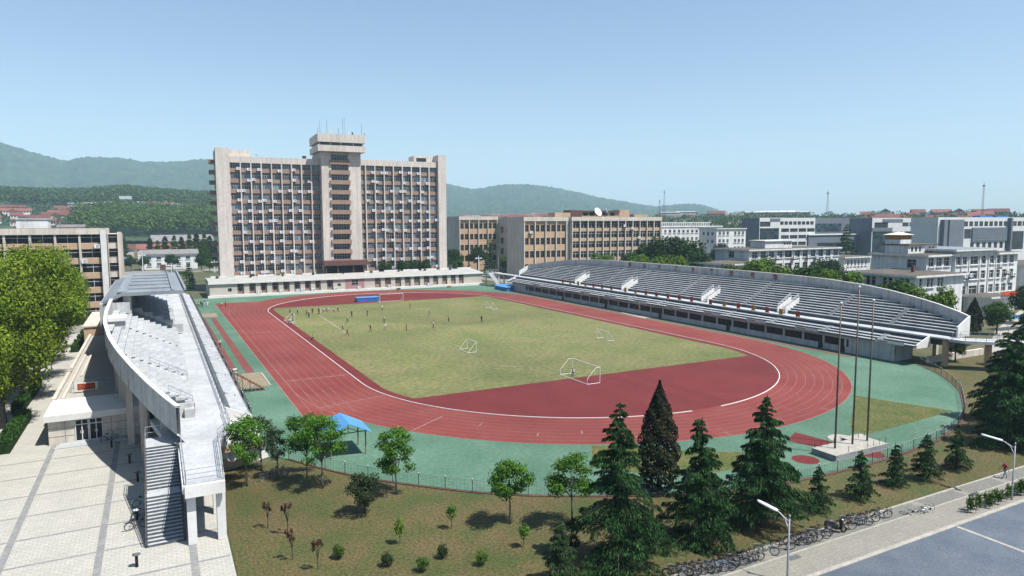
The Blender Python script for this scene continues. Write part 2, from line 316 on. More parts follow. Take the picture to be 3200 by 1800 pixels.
# lane lines
b = MB()
def stripe(path, w, z, closed=False):
    P = [Vector((x, y, z)) for x, y in path]; n = len(P)
    for i in range(n if closed else n-1):
        p, q = P[i], P[(i+1) % n]; d = (q-p).normalized(); s = Vector((-d.y, d.x, 0))*w/2; b.quad([p-s, q-s, q+s, p+s])
for k in range(1, 9):
    stripe(oval(R0+1.22*k), .05 if k < 8 else .09, .0125, True)
    if k > 3: stripe([(-(R0+1.22*k), 75), (-(R0+1.22*k), -60)], .05, .013)
stripe([(-45.85, 75), (-45.75, -60), (-40.5, -60.3)], .12, .0135)
for y, xa, xb in ((11.5, -44.6, -35), (-38.5, -44.6, -35)): stripe([(xa, y), (xb, y)], .25, .014)
def ray_mark(t, ra, rb, w=.12): stripe([(ra*math.sin(t), -HL-ra*math.cos(t)), (rb*math.sin(t), -HL-rb*math.cos(t))], w, .0145)
ray_mark(-1.32, R0+.2, RO, .18); ray_mark(-.95, R0+3, RO-.2, .16)
for t, k in ((-.8, 3), (-.62, 5), (-.5, 4), (-.36, 6), (-.3, 7), (-.12, 7), (.0, 7), (.1, 6), (.3, 7)): ray_mark(t, R0+1.22*k, R0+1.22*(k+1), .14)
stripe([(-30.5, -37.5), (-30.0, 15)], .05, .0185)
structure('lane_markings', b, ['line'])
b = MB()   # pitch markings, worn
for P in ([(-24.1, 34.5), (-25.2, 2.0)], [(7.2, 56.4), (9.2, 56.2)], [(16.9, 54.6), (18.7, 54.4)], [(2.4, 33.9), (5.5, 33.9)], [(-11.5, -44), (-8.5, -46)]): stripe(P, .15, .020)
structure('pitch_markings', b, ['kerb'])
# raised white kerb on the inside of lane one, with the gap for the steeplechase turn
b = MB(); K = oval(R0, 90)
for p, q in zip(K, K[1:]+K[:1]):
    if p[1] < -78.5 and -2.7 < p[0] < 3.2 and -2.7 < q[0] < 3.2: continue
    L_ = math.hypot(q[0]-p[0], q[1]-p[1])
    if L_ < .01: continue
    nx, ny = -(q[1]-p[1])/L_*.055, (q[0]-p[0])/L_*.055
    n = len(b.v); b.v += [(x+sx*nx, y+sx*ny, z) for z in (0.0, .075) for (x, y), sx in ((p, 1), (p, -1), (q, -1), (q, 1))]
    for f in ((4, 5, 6, 7), (0, 1, 5, 4), (1, 2, 6, 5), (2, 3, 7, 6), (3, 0, 4, 7)): b.f.append(tuple(n+i for i in f)); b.m.append(0)
structure('track_kerb', b, ['white'])
# runways, sand pits, turf triangles
flat('jump_runway', [(-51.7, 42.3), (-50.5, 42.0), (-50.0, -27), (-51.3, -27)], .0035, 'faded')
flat('jump_runway', [(-49.3, 41.9), (-48.1, 41.6), (-47.7, -29.5), (-49.0, -29.5)], .0035, 'faded')
flat('sand_pit', [(-52.0, 52.5), (-47.2, 51.3), (-47.3, 43.3), (-52.0, 43.9)], .0035, 'sand')
flat('sand_pit', [(-52.0, -30.6), (-46.9, -30.9), (-46.9, -40.2), (-52.0, -40.2)], .0035, 'sand')
b = MB()
for x0, x1, y0, y1 in ((-52.1, -46.8, -30.8, -30.55), (-46.95, -46.7, -40.2, -30.8)): b.box(x0, x1, y0, y1, 0, .08)
structure('sand_pit_kerb', b, ['kerb'])
for x0 in (45.2, 46.55): flat('jump_runway', [(x0, -66.8), (x0+.8, -66.8), (x0+.8, 60), (x0, 60)], .0035, 'faded')
flat('take_off_pad', [(46.0, .3), (48.3, .2), (48.3, -10.6), (44.9, -11)], .0075, 'kerb')
flat('turf_triangle', [(22.3, -84.3), (26.2, -94.9), (9.0, -95.9), (7.0, -94.8), (10.6, -92.0)], .004, 'turf')
flat('turf_triangle', [(-20.9, -84.6), (-24.4, -89.9), (-20.5, -94.5), (-15.0, -96.6), (-11.4, -96.9), (-8.2, -93.8), (-11.3, -92.0)], .004, 'turf')
flat('red_path', [(1.75, -91.6), (2.6, -97.0), (-.3, -96.9), (-1.4, -93.2)], .0055, 'inner')
def disc(cx, cy, r, z, m, name): flat(name, [(cx+r*math.cos(t*PI/14), cy+r*math.sin(t*PI/14)) for t in range(28)], z, m)
disc(-4.7, -98.2, 1.3, .0055, 'inner', 'throwing_circle'); disc(2.6, -100.2, 1.25, .0055, 'inner', 'throwing_circle')
disc(4.4, -95.6, 1.5, .0055, 'kerb', 'throwing_circle')
# lawn, plaza, sidewalk, road
flat('lawn', [(-57.0, -110), (-56.9, -88), (-55.9, -74.3)] + [(x, y-.25) for x, y in FENCE] + [(51, -74), (62, -72), (140, -76), (140, -109.4), (-31, -109.4), (-57, -109.4)][0:5] , -.012, 'lawn')
flat('plaza', [(-130, -130), (-57.05, -130), (-57.0, -88), (-55.9, -74.3), (-51.5, -72), (-51.9, -56), (-52, 30), (-130, 30)], -.02, 'plaza')
b = MB()
for x in (-71.3, -65.35, -59.4): b.quad([(x-.25, -130, -.016), (x+.25, -130, -.016), (x+.25, -57.5, -.016), (x-.25, -57.5, -.016)])
for y in (-62.4, -67.4, -72.7, -77.6, -82.5, -87.3, -92.3, -97.2): b.quad([(-110, y-.11, -.014), (-57.1, y-.11, -.014), (-57.1, y+.11, -.014), (-110, y+.11, -.014)])
structure('plaza_bands', b, ['plaza_dark'])
flat('sidewalk', [(-70, -113.6), (200, -113.2), (200, -110.9), (-70, -110.9)], .002, 'walk')
flat('parking_strip', [(-70, -110.86), (200, -110.86), (200, -109.5), (-70, -109.5)], .004, 'walk2')
b = MB(); b.box(-57, 200, -109.55, -109.36, -.05, .10); b.box(-70, 200, -110.97, -110.84, -.05, .012); structure('sidewalk_kerb', b, ['kerb'])
b = MB(); b.box(-70, 200, -113.85, -113.5, -.2, .02); structure('road_kerb', b, ['kerb'])
flat('road', [(-70, -140), (200, -140), (200, -113.7), (-70, -113.7)], -.03, 'road')
flat('road_joint', [(-7.05, -140), (-6.75, -140), (-6.75, -113.9), (-7.05, -113.9)], -.026, 'kerb')
b = MB()
for x in range(-60, 120, 6): b.quad([(x, -110.8, .0065), (x+.9, -110.8, .0065), (x+.9, -109.6, .0065), (x, -109.6, .0065)])
structure('paving_bands', b, ['walk'])
# campus paths and greens behind the stands
flat('campus_road', [(-120, 225), (60, 225), (60, 246), (-120, 246)], -.03, 'walk')
flat('campus_green', [(-62, 205), (-44, 205), (-44, 222), (-62, 222)], -.028, 'turf')
flat('campus_path', [(-79, 30), (-70, 30), (-68, 225), (-80, 225)], -.028, 'walk')
flat('campus_lane', [(66, -110), (72, -75), (100, -62), (160, -40), (160, -44), (102, -67), (76, -80), (70, -110)], -.008, 'kerb')
flat('campus_yard', [(60, 92), (72, 92), (72, 160), (60, 160)], -.03, 'walk')
# ---------------------------------------------------------------- grandstands (u = distance back from the front wall)
ARC = [(-79.6, 7.9), (-78, 8.6), (-74, 10.0), (-69, 11.4), (-63, 12.8), (-57, 13.8), (-48, 14.7), (-39, 15.1), (-25, 15.3), (15, 15.3), (30, 15.2), (40, 14.7), (50, 13.6), (57, 12.3), (63, 10.7), (69.6, 8.6)]
def arc_u(y): return float(np.interp(y, [a[0] for a in ARC], [a[1] for a in ARC]))
def arc_y(u):   # y range where the wall lies behind u
    ys = np.linspace(-79.6, 69.6, 1200); ok = ys[np.interp(ys, [a[0] for a in ARC], [a[1] for a in ARC]) >= u]
    return (float(ok[0]), float(ok[-1])) if len(ok) else None
RK = .513; UZ = lambda u: 5.0+RK*(u-5.0)
WZ = 4.7
def stand(name, label, xf, sgn, sh=0.0, yl=-76.6, yu=-79.6, yw=-79.8):
    """rows parallel to the track, closed at the back by a curved wall"""
    st = thing(name, label, 'grandstand', (xf, 0, 0)); X = lambda u: sgn*u
    def bx(mb, u0, u1, y0, y1, z0, z1, m=0, mt=None): mb.box(min(X(u0), X(u1)), max(X(u0), X(u1)), y0, y1, z0, z1, m, mt)
    b = MB()    # base: front wall below and above the window band, piers, soffit, rooms
    bx(b, sh+0, sh+.3, -72.6, 65.5, 0, 1.05); bx(b, sh+0, sh+.3, -72.6, 65.5, 2.45, 3.0); bx(b, sh+.3, sh+5.0, -72.6, 65.5, 2.7, 3.0)
    bx(b, sh+.3, sh+5, -72.6, -72.3, 0, 2.7); bx(b, sh+.3, sh+5, 65.2, 65.5, 0, 2.7)
    doors = [-62.8, -58.2, -35, -12.5, 10.2, 32.5]
    y = -72.6; k = 0
    while y < 65.4:
        bx(b, sh-.04, sh+.3, y, y+.38, 1.05, 2.45); y += 4.53
    bx(b, sh+0, sh+.28, -72.6, -64, 1.05, 2.45); bx(b, sh+0, sh+.28, 56, 65.5, 1.05, 2.45)
    b.build('base', ['backwall'], st)
    b = MB(); bx(b, sh+.22, sh+.26, -64, 56, 1.05, 2.45)
    b.build('window_band', ['glass_dark'], st)
    for yy in doors:
        b = MB(); bx(b, sh-.03, sh+.0, yy-.5, yy+.5, .02, 2.2); b.build('door', ['glass_dark'], st)
    # lower tier
    b = MB()
    for i, (u0, u1, z) in enumerate([(-.8, .1, 3.35), (.1, .95, 3.68), (.95, 1.8, 4.0)]):
        u0 += sh; u1 += sh
        if sh and i == 0: u0 += .75
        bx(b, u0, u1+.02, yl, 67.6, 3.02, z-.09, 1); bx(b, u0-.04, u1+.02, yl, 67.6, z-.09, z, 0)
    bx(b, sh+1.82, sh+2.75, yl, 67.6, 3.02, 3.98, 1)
    b.build('lower_seating', ['bench', 'riser_shade'], st)
    for y0 in (yl-.2, 67.6): b = MB(); b.prism([(X(sh-.85+.75*sh), y0), (X(sh+2.8), y0), (X(sh+2.8), y0+.2), (X(sh-.85+.75*sh), y0+.2)], 2.9, lambda p: 3.5 if abs(p[0]) < 1+sh else 4.85); b.build('end_wedge', ['white'], st)
    # walkway between the tiers
    b = MB(); bx(b, sh+2.6, sh+5.4, yw, 69.8, 4.45, WZ); bx(b, sh+2.72, sh+2.86, yl, 67.6, 3.9, 4.45, 1); bx(b, sh+5.2, sh+5.4, yl, 68, 3.02, 4.45, 1)
    b.build('walkway', ['concrete', 'riser_shade'], st)
    # upper tier
    b = MB(); u = 5.4+sh; rows = []
    first = True
    while u < 15.2:
        yr = arc_y(u+.5)
        if yr:
            yr = (max(yr[0], yu), yr[1]); z = UZ(u+.4)+ (.0); zb = (WZ if first else z-.62)
            if 12.0 < u < 12.7: pass
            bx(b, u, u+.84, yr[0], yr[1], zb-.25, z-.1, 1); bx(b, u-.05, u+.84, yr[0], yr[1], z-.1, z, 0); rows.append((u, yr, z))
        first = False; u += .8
    b.build('upper_seating', ['bench', 'riser_shade'], st)
    # curved back wall with coping
    ys = np.linspace(-79.6, 69.6, 76); W0 = []
    for yy in ys: uu = arc_u(yy); W0.append((uu, float(yy), UZ(uu)+1.62))
    b = MB()
    n0 = len(b.v)
    for (u0, y0, z0), (u1, y1, z1) in zip(W0[:-1], W0[1:]):
        P = [(X(u0), y0), (X(u1), y1), (X(u1+.28), y1), (X(u0+.28), y0)]
        lowz = lambda zz, uu: zz-2.55
        zt = {0: z0, 1: z1, 2: z1, 3: z0}; n = len(b.v)
        b.v += [(P[i][0], P[i][1], zt[i]-2.55) for i in range(4)] + [(P[i][0], P[i][1], zt[i]-.12) for i in range(4)]
        for f in ((0, 1, 5, 4), (2, 3, 7, 6), (3, 2, 1, 0)): b.f.append(tuple(n+i for i in f)); b.m.append(0)
        n = len(b.v); Q = [(X(u0-.06), y0), (X(u1-.06), y1), (X(u1+.34), y1), (X(u0+.34), y0)]
        b.v += [(Q[i][0], Q[i][1], zt[i]-.12) for i in range(4)] + [(Q[i][0], Q[i][1], zt[i]) for i in range(4)]
        for f in ((0, 1, 5, 4), (2, 3, 7, 6), (4, 5, 6, 7), (3, 2, 1, 0)): b.f.append(tuple(n+i for i in f)); b.m.append(1)
    for yy in np.arange(-70, 66, 9.0): uu = arc_u(yy); bx(b, uu-.03, uu, yy-.04, yy+.04, UZ(uu)-.2, UZ(uu)+1.48, 2)
    b.build('back_wall', ['backwall', 'white', 'frame_dark'], st)
    for ye, s in ((-79.6, -1), (69.6, 1)):
        if sgn < 0 and ye < 0: continue
        ue = arc_u(ye); y0, y1 = (ye-.25, ye) if s < 0 else (ye, ye+.25)
        b = MB(); b.prism([(X(4.9), y0), (X(ue+.3), y0), (X(ue+.3), y1), (X(4.9), y1)], WZ+.01, lambda p: 6.45 if abs(p[0]) < 6 else UZ(ue)+1.62)
        b.build('end_wall', ['white'], st)
    # small light steps of the aisles, and four white entrance flights with balustrades
    for yy in (-68, -55.5, -34, -12.5, 9, 20, 43.5, 54):
        b = MB()
        for u0, yr, z in rows[1:]:
            if yr[0]+1 < yy < yr[1]-1: bx(b, u0-.38, u0-.051, yy-.45, yy+.45, z-.3, z-.2)
        if b.v:
            us = [q[0] for q in rows[1:] if q[1][0]+1 < yy < q[1][1]-1]; n = len(b.v); b.v += [(X(u_), yy+e, UZ(u_)-dz) for u_ in (us[0]-.3, us[-1]) for e in (-.2, .2) for dz in (.3, .55)]
            for f in ((0, 1, 3, 2), (4, 5, 7, 6), (0, 4, 6, 2), (1, 5, 7, 3), (0, 1, 5, 4), (2, 3, 7, 6)): b.f.append(tuple(n+i for i in f)); b.m.append(0)
            b.build('aisle_steps', ['concrete'], st)
    for yy in (-70, -59, -47, -35, -23.5, -12, 0, 11.5, 23, 34.5, 46):
        b = MB()
        for u0, z in ((.1+sh, 3.68), (.95+sh, 4.0), (1.8+sh, 4.3)): bx(b, u0-.36, u0-.045, yy-.5, yy+.5, z-.28, z-.16)
        bx(b, sh-.2, sh+1.7, yy-.3, yy+.3, 3.1, 3.5); b.build('aisle_steps', ['concrete'], st)
    for yc in ((32.0, 8.4, -22.7, -45.0) if sgn > 0 else ()):
        b = MB()
        for s in (-1, 1):
            y0 = yc+s*1.0
            b.prism([(X(4.6), y0-.1), (X(8.6), y0-.1), (X(8.6), y0+.1), (X(4.6), y0+.1)], WZ+.0, lambda p: 5.75 if abs(p[0]) < 6 else 7.85)
        for i in range(9): u0 = 4.7+i*.42; bx(b, u0, u0+.42, yc-.9, yc+.9, WZ, WZ+.1+.235*i+.2)
        f = b.build('entrance_flight', ['white'], st)
        for s in (-1, 1): b = MB(); railing(b, [(X(4.8), yc+s, 5.75), (X(8.5), yc+s, 7.85)], .8, 1.2, (1, .6), .035); b.build('handrail', ['lampwhite'], f)
    for y in np.arange(-74, 66, 6.6):
        uu = arc_u(y)
        if uu > 9.5: b = MB(); bx(b, uu-1.2, uu-.55, y-.32, y+.32, 0, UZ(uu)-1.0); b.build('column', ['beige'], st)
    b = MB(); bx(b, 8.2, 8.45, -70, 62, 0, 4.6); b.build('inner_wall', ['tan2'], st)
    b = MB(); n = 24   # raked concrete underside
    for i in range(n):
        ya = -79+148*i/n; yb = -79+148*(i+1)/n; ua, ub = arc_u(ya), arc_u(yb)
        b.quad([(X(5.4+sh), ya, 3.0), (X(5.4+sh), yb, 3.0), (X(ub+.1), yb, UZ(ub)-1.0), (X(ua+.1), ya, UZ(ua)-1.0)])
    b.build('underside', ['backwall'], st)
    return st, rows
RS, rsrows = stand('grandstand', 'long open grandstand with dark rows of benches and red characters on its back wall', 48.6, 1)
LS, lsrows = stand('grandstand', 'pale sunlit grandstand seen along its rows, with a curved wall and roofed middle', -51.7, -1, 1.0, -68.2, -69.7, -71)
# red characters on the back wall of the right stand
def letter(ch, size, loc, rot, m, parent, name='character'):
    c = bpy.data.curves.new('character', 'FONT'); c.body = ch; c.size = size; c.align_x = 'CENTER'; c.extrude = .02; c.offset = .03*size/1.1
    o = bpy.data.objects.new('tmp', c); COL.objects.link(o); dg = bpy.context.evaluated_depsgraph_get(); dg.update()
    me = bpy.data.meshes.new_from_object(o.evaluated_get(dg)); bpy.data.objects.remove(o); me.materials.clear(); me.materials.append(M[m])
    return put(name, me, parent, loc, rot)
for i, ch in enumerate('南京理工大学运动场'):
    y = 19.61-6.7*i; u = arc_u(y); letter(ch, 1.28, (u-.05, y, UZ(u)+.28), (PI/2, 0, -PI/2), 'redletter', RS)
# coloured boards along the walkway edge, small cloth banners on the lower edge
BY = [36.86, 32.63, 28.1, 24.25, 20.12, 15.82, 11.39, 4.99, .64, -3.67, -7.85, -12.23, -16.41, -20.63, -26.82, -31.07, -35.22, -39.4, -43.11, -46.63, -50.75]
yel = {1: 1, 2: 1, 3: 1, 7: 1, 8: 1, 14: 0, 15: 1, 17: 1, 19: 1}
names = ORD[:20]+['last']
for i, y in enumerate(BY):
    t = thing('slogan_board', '%s square board with a brush mark, %s from the far end along the stand walkway' % ('ochre' if yel.get(i) else 'red', names[i]), 'sign', (51.2, y, WZ), 0, 'coloured boards along the stand walkway')
    b = MB(); b.box(0, .05, -.48, .48, .06, 1.18); b.box(.05, .4, -.4, -.34, 0, .06); b.box(.05, .4, .34, .4, 0, .06); b.build('panel', ['ochre' if yel.get(i) else 'red'], t)
    r = random.Random(i); b = MB()
    for k in range(4):
        a = (r.uniform(-.3, .3), r.uniform(.3, .95)); c = (a[0]+r.uniform(-.3, .3), a[1]+r.uniform(-.3, .3)); c = (max(-.36, min(.36, c[0])), max(.2, min(1.0, c[1])))
        b.tube([(-.012, a[0], a[1]), (-.012, c[0], c[1])], .035, 4)
    b.build('brush_mark', ['redletter' if yel.get(i) else 'ochre'], t)
for i, y in enumerate([47, 32.45, 19.5, 7.1, -5.8, -18.3, -31, -43.5, -55.7, -72.1]):
    t = thing('cloth_banner', 'smudged red lettered cloth banner, %s from the far end along the lower stand edge' % names[i], 'banner', (47.72, y, 3.0), 0, 'cloth banners on the lower stand edge')
    b = MB(); b.box(0, .03, -2.6, 2.6, .02, .52); b.build('cloth', ['panel'], t)
    b = MB(); r = random.Random(i+40)
    for k in range(7): yy = .3+k*.28; b.box(-.012, 0, yy, yy+.16+r.random()*.08, .14, .36)
    b.build('lettering', ['redletter'], t)
# railings of the near (left) stand
b = MB(); X = lambda u: -u
railing(b, [(-3.7, -71, WZ), (-3.7, 66, WZ)], 1.0, 2.2, (1, .7, .4), .028); railing(b, [(-6.35, -69.6, WZ), (-6.35, 66, WZ)], 1.05, 2.2, (1, .7, .4), .03)
b.build('walkway_railing', ['steel_dark'], LS)
b = MB(); railing(b, [(-.92, -68, 3.35), (-.92, 66, 3.35)], .95, 1.4, (1, .75, .5, .25), .03); b.build('front_railing', ['steel_dark'], LS)
for k in range(9):
    y = -67+k*6.4
    b = MB(); b.box(-.89, -.86, y, y+2.7, 3.45, 4.05); b.build('railing_sheet', ['white'], LS)
b = MB(); railing(b, [(-6.5, -58.0, 5.75), (-10.2, -57.6, 7.7)], .95, .9, (1, .6), .035); b.build('stair_railing', ['metal'], LS)
b = MB(); b.prism([(-6.4, -58.1), (-10.3, -57.7), (-10.3, -57.5), (-6.4, -57.9)], lambda p: 4.9 if p[0] > -7 else 6.9, lambda p: 5.8 if p[0] > -7 else 7.85); b.build('stair_wall', ['white'], LS)
b = MB(); b.box(-10.5, -6.6, -57.45, -56.3, 5.0, 5.6); b.build('stair_well', ['backwall'], LS)
b = MB(); railing(b, [(-6.5, -69.6, 5.6), (-8.6, -69.6, 6.9)], .95, .9, (1, .6), .03); b.build('stair_railing', ['metal'], LS)
for yy in (-17.5, 6): b = MB(); railing(b, [(-6.5, yy-1, 5.75), (-15.0, yy+1, 10.1)], 1.0, 1.6, (1, .75), .045); b.build('stair_railing', ['metal'], LS)
# roofed middle of the left stand: canopy, front posts and rear wall
CB = MB(); cx0 = -51.7
y0, y1 = -20.5, 26
CB.prism([(-5.2, y0), (-5.2, y1), (-14.0, y1), (-14.0, y0)][::-1], 12.2, 12.75)
n = len(CB.v)
P = [(-14.0, 12.75), (-16.9, 11.3), (-16.9, 10.9), (-14.0, 12.2)]
CB.v += [(x, y0, z) for x, z in P] + [(x, y1, z) for x, z in P]
for f in ((0, 1, 5, 4), (1, 2, 6, 5), (2, 3, 7, 6), (0, 3, 2, 1), (4, 5, 6, 7)): CB.f.append(tuple(n+i for i in f)); CB.m.append(0)
for x in (-5.2, -7.0): CB.box(x, x+.35, y0, y1, 12.75, 13.0 if x < -6 else 13.15)
CB.box(-14.6, -13.4, y0+.6, y1-1, 12.76, 12.86)
for y in np.arange(y0+5, y1-2, 8): CB.box(-13.3, -7.1, y, y+.35, 12.76, 12.95)
canopy = CB.build('canopy', ['roofgrey'], LS)
for y in (-19, -4, 11, 24): b = MB(); b.box(-13.9, -12.8, y-.45, y+.45, 8.6, 12.2); b.build('canopy_pillar', ['backwall'], LS)
b = MB(); b.box(-17.0, -16.6, y0-1.5, y1+2, 7.5, 11.25); b.box(-16.6, -13, y0+.2, y0+.5, 9.5, 11.2); b.build('rear_wall', ['backwall'], LS)
b = MB()
for i in range(6): b.box(-5.4-i*1.5-1.5, -5.4-i*1.5, -14.2, -13.8, UZ(5.6+i*1.5)-.3, UZ(5.6+i*1.5)+1.15)
b.build('stair_parapet', ['backwall'], LS)
hut = thing('stair_hut', 'small white flat roofed hut standing on the rows of the left stand below the canopy', 'hut', (-66.0, -35.5, 8.0))
b = MB(); b.box(-1.1, 1.1, -1.6, 1.6, 0, 2.4); b.build('wall', ['concrete'], hut)
b = MB(); b.box(-1.35, 1.35, -1.9, 1.9, 2.4, 2.85); b.build('roof', ['white'], hut)
b = MB(); b.box(-.35, -.1, -1.62, -1.6, .5, 1.6); b.build('window', ['glass_dark'], hut)
# ---------------------------------------------------------------- footbridge and stair at the near end of the left stand
fb = thing('footbridge', 'pale concrete footbridge deck with railings on square pillars, leading off the left stand', 'footbridge', (0, 0, 0))
b = MB(); b.prism([(-59.75, -89.6), (-57.05, -89.6), (-56.6, -79.9), (-55.3, -76.5), (-55.3, -71.0), (-58.1, -71.0), (-58.1, -69.75), (-62.0, -69.75), (-61.0, -76.2), (-59.75, -76.2)], 4.15, WZ-.004); b.build('deck', ['concrete'], fb)
b = MB(); b.box(-59.75, -57.05, -89.9, -89.61, 3.75, 4.62); b.box(-59.9, -59.76, -89.6, -80, 4.0, 4.62); b.build('edge_beam', ['white'], fb)
for x, y in ((-59.35, -89.0), (-57.35, -89.0), (-57.3, -84), (-59.35, -80.2)): b = MB(); b.box(x-.3, x+.3, y-.35, y+.35, 0, 4.149); b.build('pillar', ['white'], fb)
b = MB(); railing(b, [(-59.65, -79.6, WZ), (-59.65, -89.6, WZ), (-57.15, -89.6, WZ), (-56.8, -80.2, WZ), (-55.5, -76.6, WZ), (-55.5, -71.2, WZ)], 1.05, 1.5, (1, .66, .33), .028); b.build('railing', ['metal'], fb)
sw = thing('outdoor_stair', 'long straight concrete stair with a mid landing and dark railings, rising from the plaza', 'stair', (0, 0, 0))
b = MB(); ns = 28; yb, yt = -88.3, -78.7; z = 0; y = yb
for i in range(ns):
    d = (yt-yb-1.2)/ns; zz = (i+1)*WZ/ns - .006
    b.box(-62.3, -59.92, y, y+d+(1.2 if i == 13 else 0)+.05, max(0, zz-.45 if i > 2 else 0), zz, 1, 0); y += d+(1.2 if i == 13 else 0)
b.build('steps', ['concrete', 'riser_shade'], sw)
b = MB(); b.box(-62.4, -59.77, yt+.05, -76.2, 4.2, WZ-.008); b.box(-62.3, -61.8, -77.6, -77.1, 0, 4.2); b.build('landing', ['concrete'], sw)
b = MB(); mz = 14*WZ/ns; ym = yb+14*(yt-yb-1.2)/ns
for x in (-62.36, -59.86): b = MB(); b.prism([(x-.09, yb), (x+.09, yb), (x+.09, yt), (x-.09, yt)][0:4], lambda p: 0 if p[1] < -80 else 4.0, lambda p: .1 if p[1] < -80 else WZ+.05); b.build('stringer', ['steel_dark'], sw)
for x in (-62.36, -59.86): b = MB(); railing(b, [(x, yb, 0.05), (x, ym, mz), (x, ym+1.2, mz), (x, yt, WZ)], 1.0, .55, (1, .5), .03); b.build('railing', ['steel_dark'], sw)
b = MB(); railing(b, [(-62.3, yt, WZ), (-62.3, -76.3, WZ), (-59.9, -76.3, WZ)], 1.05, 1.2, (1, .5), .035); b.build('landing_railing', ['metal'], sw)
pk = thing('stair_parapet', 'grey concrete parapet block at the near end of the upper rows', 'parapet', (0, 0, 0))
b = MB(); b.box(-61.6, -58.1, -70.0, -69.72, WZ, 5.95); b.box(-59.0, -58.1, -70.9, -70.0, WZ, 5.5); b.build('wall', ['backwall'], pk)
# room with white slab roof under the near end of the lower tier, cloths hanging there
rm = thing('store_room', 'low room with a white slab roof at the near foot of the left stand', 'room', (0, 0, 0))
b = MB(); b.box(-56.9, -52.5, -75.6, -68.21, 2.7, 3.05); b.build('roof', ['white'], rm)
b = MB(); b.box(-56.6, -52.9, -73.4, -72.7, 0, 2.7); b.build('wall', ['tan2'], rm)
b = MB(); b.box(-56.9, -52.5, -75.62, -75.3, 2.2, 2.69); b.build('beam', ['tan2'], rm)
for nm, lab, x0, x1, z0, z1, m in (('hanging_cloth', 'grey white cloth hung below the slab roof of the store room', -56.2, -54.9, 1.3, 2.55, 'panel'), ('hanging_cloth', 'red and white striped cloth hung crumpled below the slab roof', -54.9, -53.3, 1.9, 2.55, 'banner_red'), ('notice_sheet', 'tilted pale blue notice sheet with lines of writing by the store room', -54.0, -52.8, .9, 2.1, 'lampwhite')):
    b = MB(); k = 7
    for i in range(k):
        xa, xb = x0+(x1-x0)*i/k, x0+(x1-x0)*(i+1)/k; ya, yb2 = -75.2+.12*math.sin(i*1.7), -75.2+.12*math.sin((i+1)*1.7); dz = .25*math.sin(i*.9+x0)
        b.quad([(xa, ya, z0+dz), (xb, yb2, z0+.25*math.sin((i+1)*.9+x0)), (xb, yb2, z1), (xa, ya, z1)]); b.quad([(xa, ya+.02, z1), (xb, yb2+.02, z1), (xb, yb2+.02, z0+.25*math.sin((i+1)*.9+x0)), (xa, ya+.02, z0+dz)])
    tag(b.build(nm, [m], None), lab, 'cloth' if nm[0] == 'h' else 'notice')
# ticket house and terrace to the left of the stand
tk = thing('entrance_house', 'low stone faced house with a white slab roof and glazed double doors beside the plaza', 'house', (-71.75, -57.4, 0))
b = MB(); b.box(0, 9.5, 0, 7, 0, 2.62); b.build('wall', ['beige'], tk)
b = MB()
for x in (1.5, 5.8, 7.6): b.box(x, x+.03, -.02, 0, 0, 2.62)
b.box(0, 9.5, -.02, 0, .85, .88); b.box(0, 9.5, -.021, 0, 1.75, 1.78); b.build('joint', ['frame_dark'], tk)
b = MB(); b.box(-.3, 9.8, -.5, 7.2, 2.62, 3.3); b.build('roof', ['white'], tk)
for k in range(2):
    x0 = 2.42+k*1.31; d = MB(); d.box(x0, x0+1.26, -.06, -.02, .12, 2.45, 0)
    for xx in (x0, x0+.6, x0+1.18): d.box(xx, xx+.08, -.09, -.055, .12, 2.5, 1)
    for zz in (.12, 1.9, 2.42): d.box(x0, x0+1.26, -.088, -.055, zz, zz+.08, 1)
    dd = d.build('door', ['glass_dark', 'lampwhite'], tk)
    h = MB(); h.box(x0+.5, x0+.54, -.13, -.09, .95, 1.25); h.box(x0+.72, x0+.76, -.13, -.09, .95, 1.25); h.build('handle', ['lampwhite'], dd)
b = MB(); b.box(1.0, 7.2, -1.3, -.02, 0, .1); b.box(.6, 7.6, -1.7, -1.3, 0, .05); b.build('step', ['concrete'], tk)
tr = thing('terrace', 'raised paved terrace with long low walls behind the entrance house', 'terrace', (0, 0, 0))
b = MB(); b.box(-72.2, -62.5, -50.1, 3, 0, 3.0, 1, 0); b.build('platform', ['plaza', 'beige'], tr)
b = MB(); b.box(-72.2, -71.8, -50, 3, 3.0, 3.35); b.box(-71.3, -71.0, -49, -18, 3.0, 3.22); b.box(-70.5, -70.2, -36, -18, 3, 3.2); b.build('low_wall', ['beige'], tr)
b = MB(); b.box(-73, -66.8, 3.2, 26, 0, 4.6, 0, 1); b.box(-73.2, -66.6, 3.0, 26.2, 4.6, 4.85, 1); b.build('rear_block', ['tan2', 'beige'], tr)
pn = thing('terrace_sign', 'white framed red panel with yellow ring pattern on the terrace railing', 'sign', (-69.0, -46.3, 3.0))
b = MB(); b.box(-1.2, 1.2, 0, .08, .25, 1.25); b.build('frame', ['white'], pn)
b = MB(); b.box(-.92, .92, -.02, 0, .38, 1.12); b.build('panel', ['red'], pn)
for k in range(3): b = MB(); b.ring((-.6+.6*k, -.03, .75), (0, 1, 0), .2, .03); b.ring((-.6+.6*k, -.03, .75), (0, 1, 0), .06, .03); b.build('ring_motif', ['ochre'], pn)
rl = thing('terrace_railing', 'thin metal railing round the terrace sign', 'railing', (0, 0, 3.0))
b = MB(); railing(b, [(-70.6, -45.9, 0), (-70.6, -43.5, 0), (-64, -42.6, 0)], 1.0, 1.6, (1, .5), .03); railing(b, [(-67.7, -46, 0), (-64, -45.4, 0)], 1.0, 1.6, (1, .5), .03); b.build('bars', ['metal'], rl)
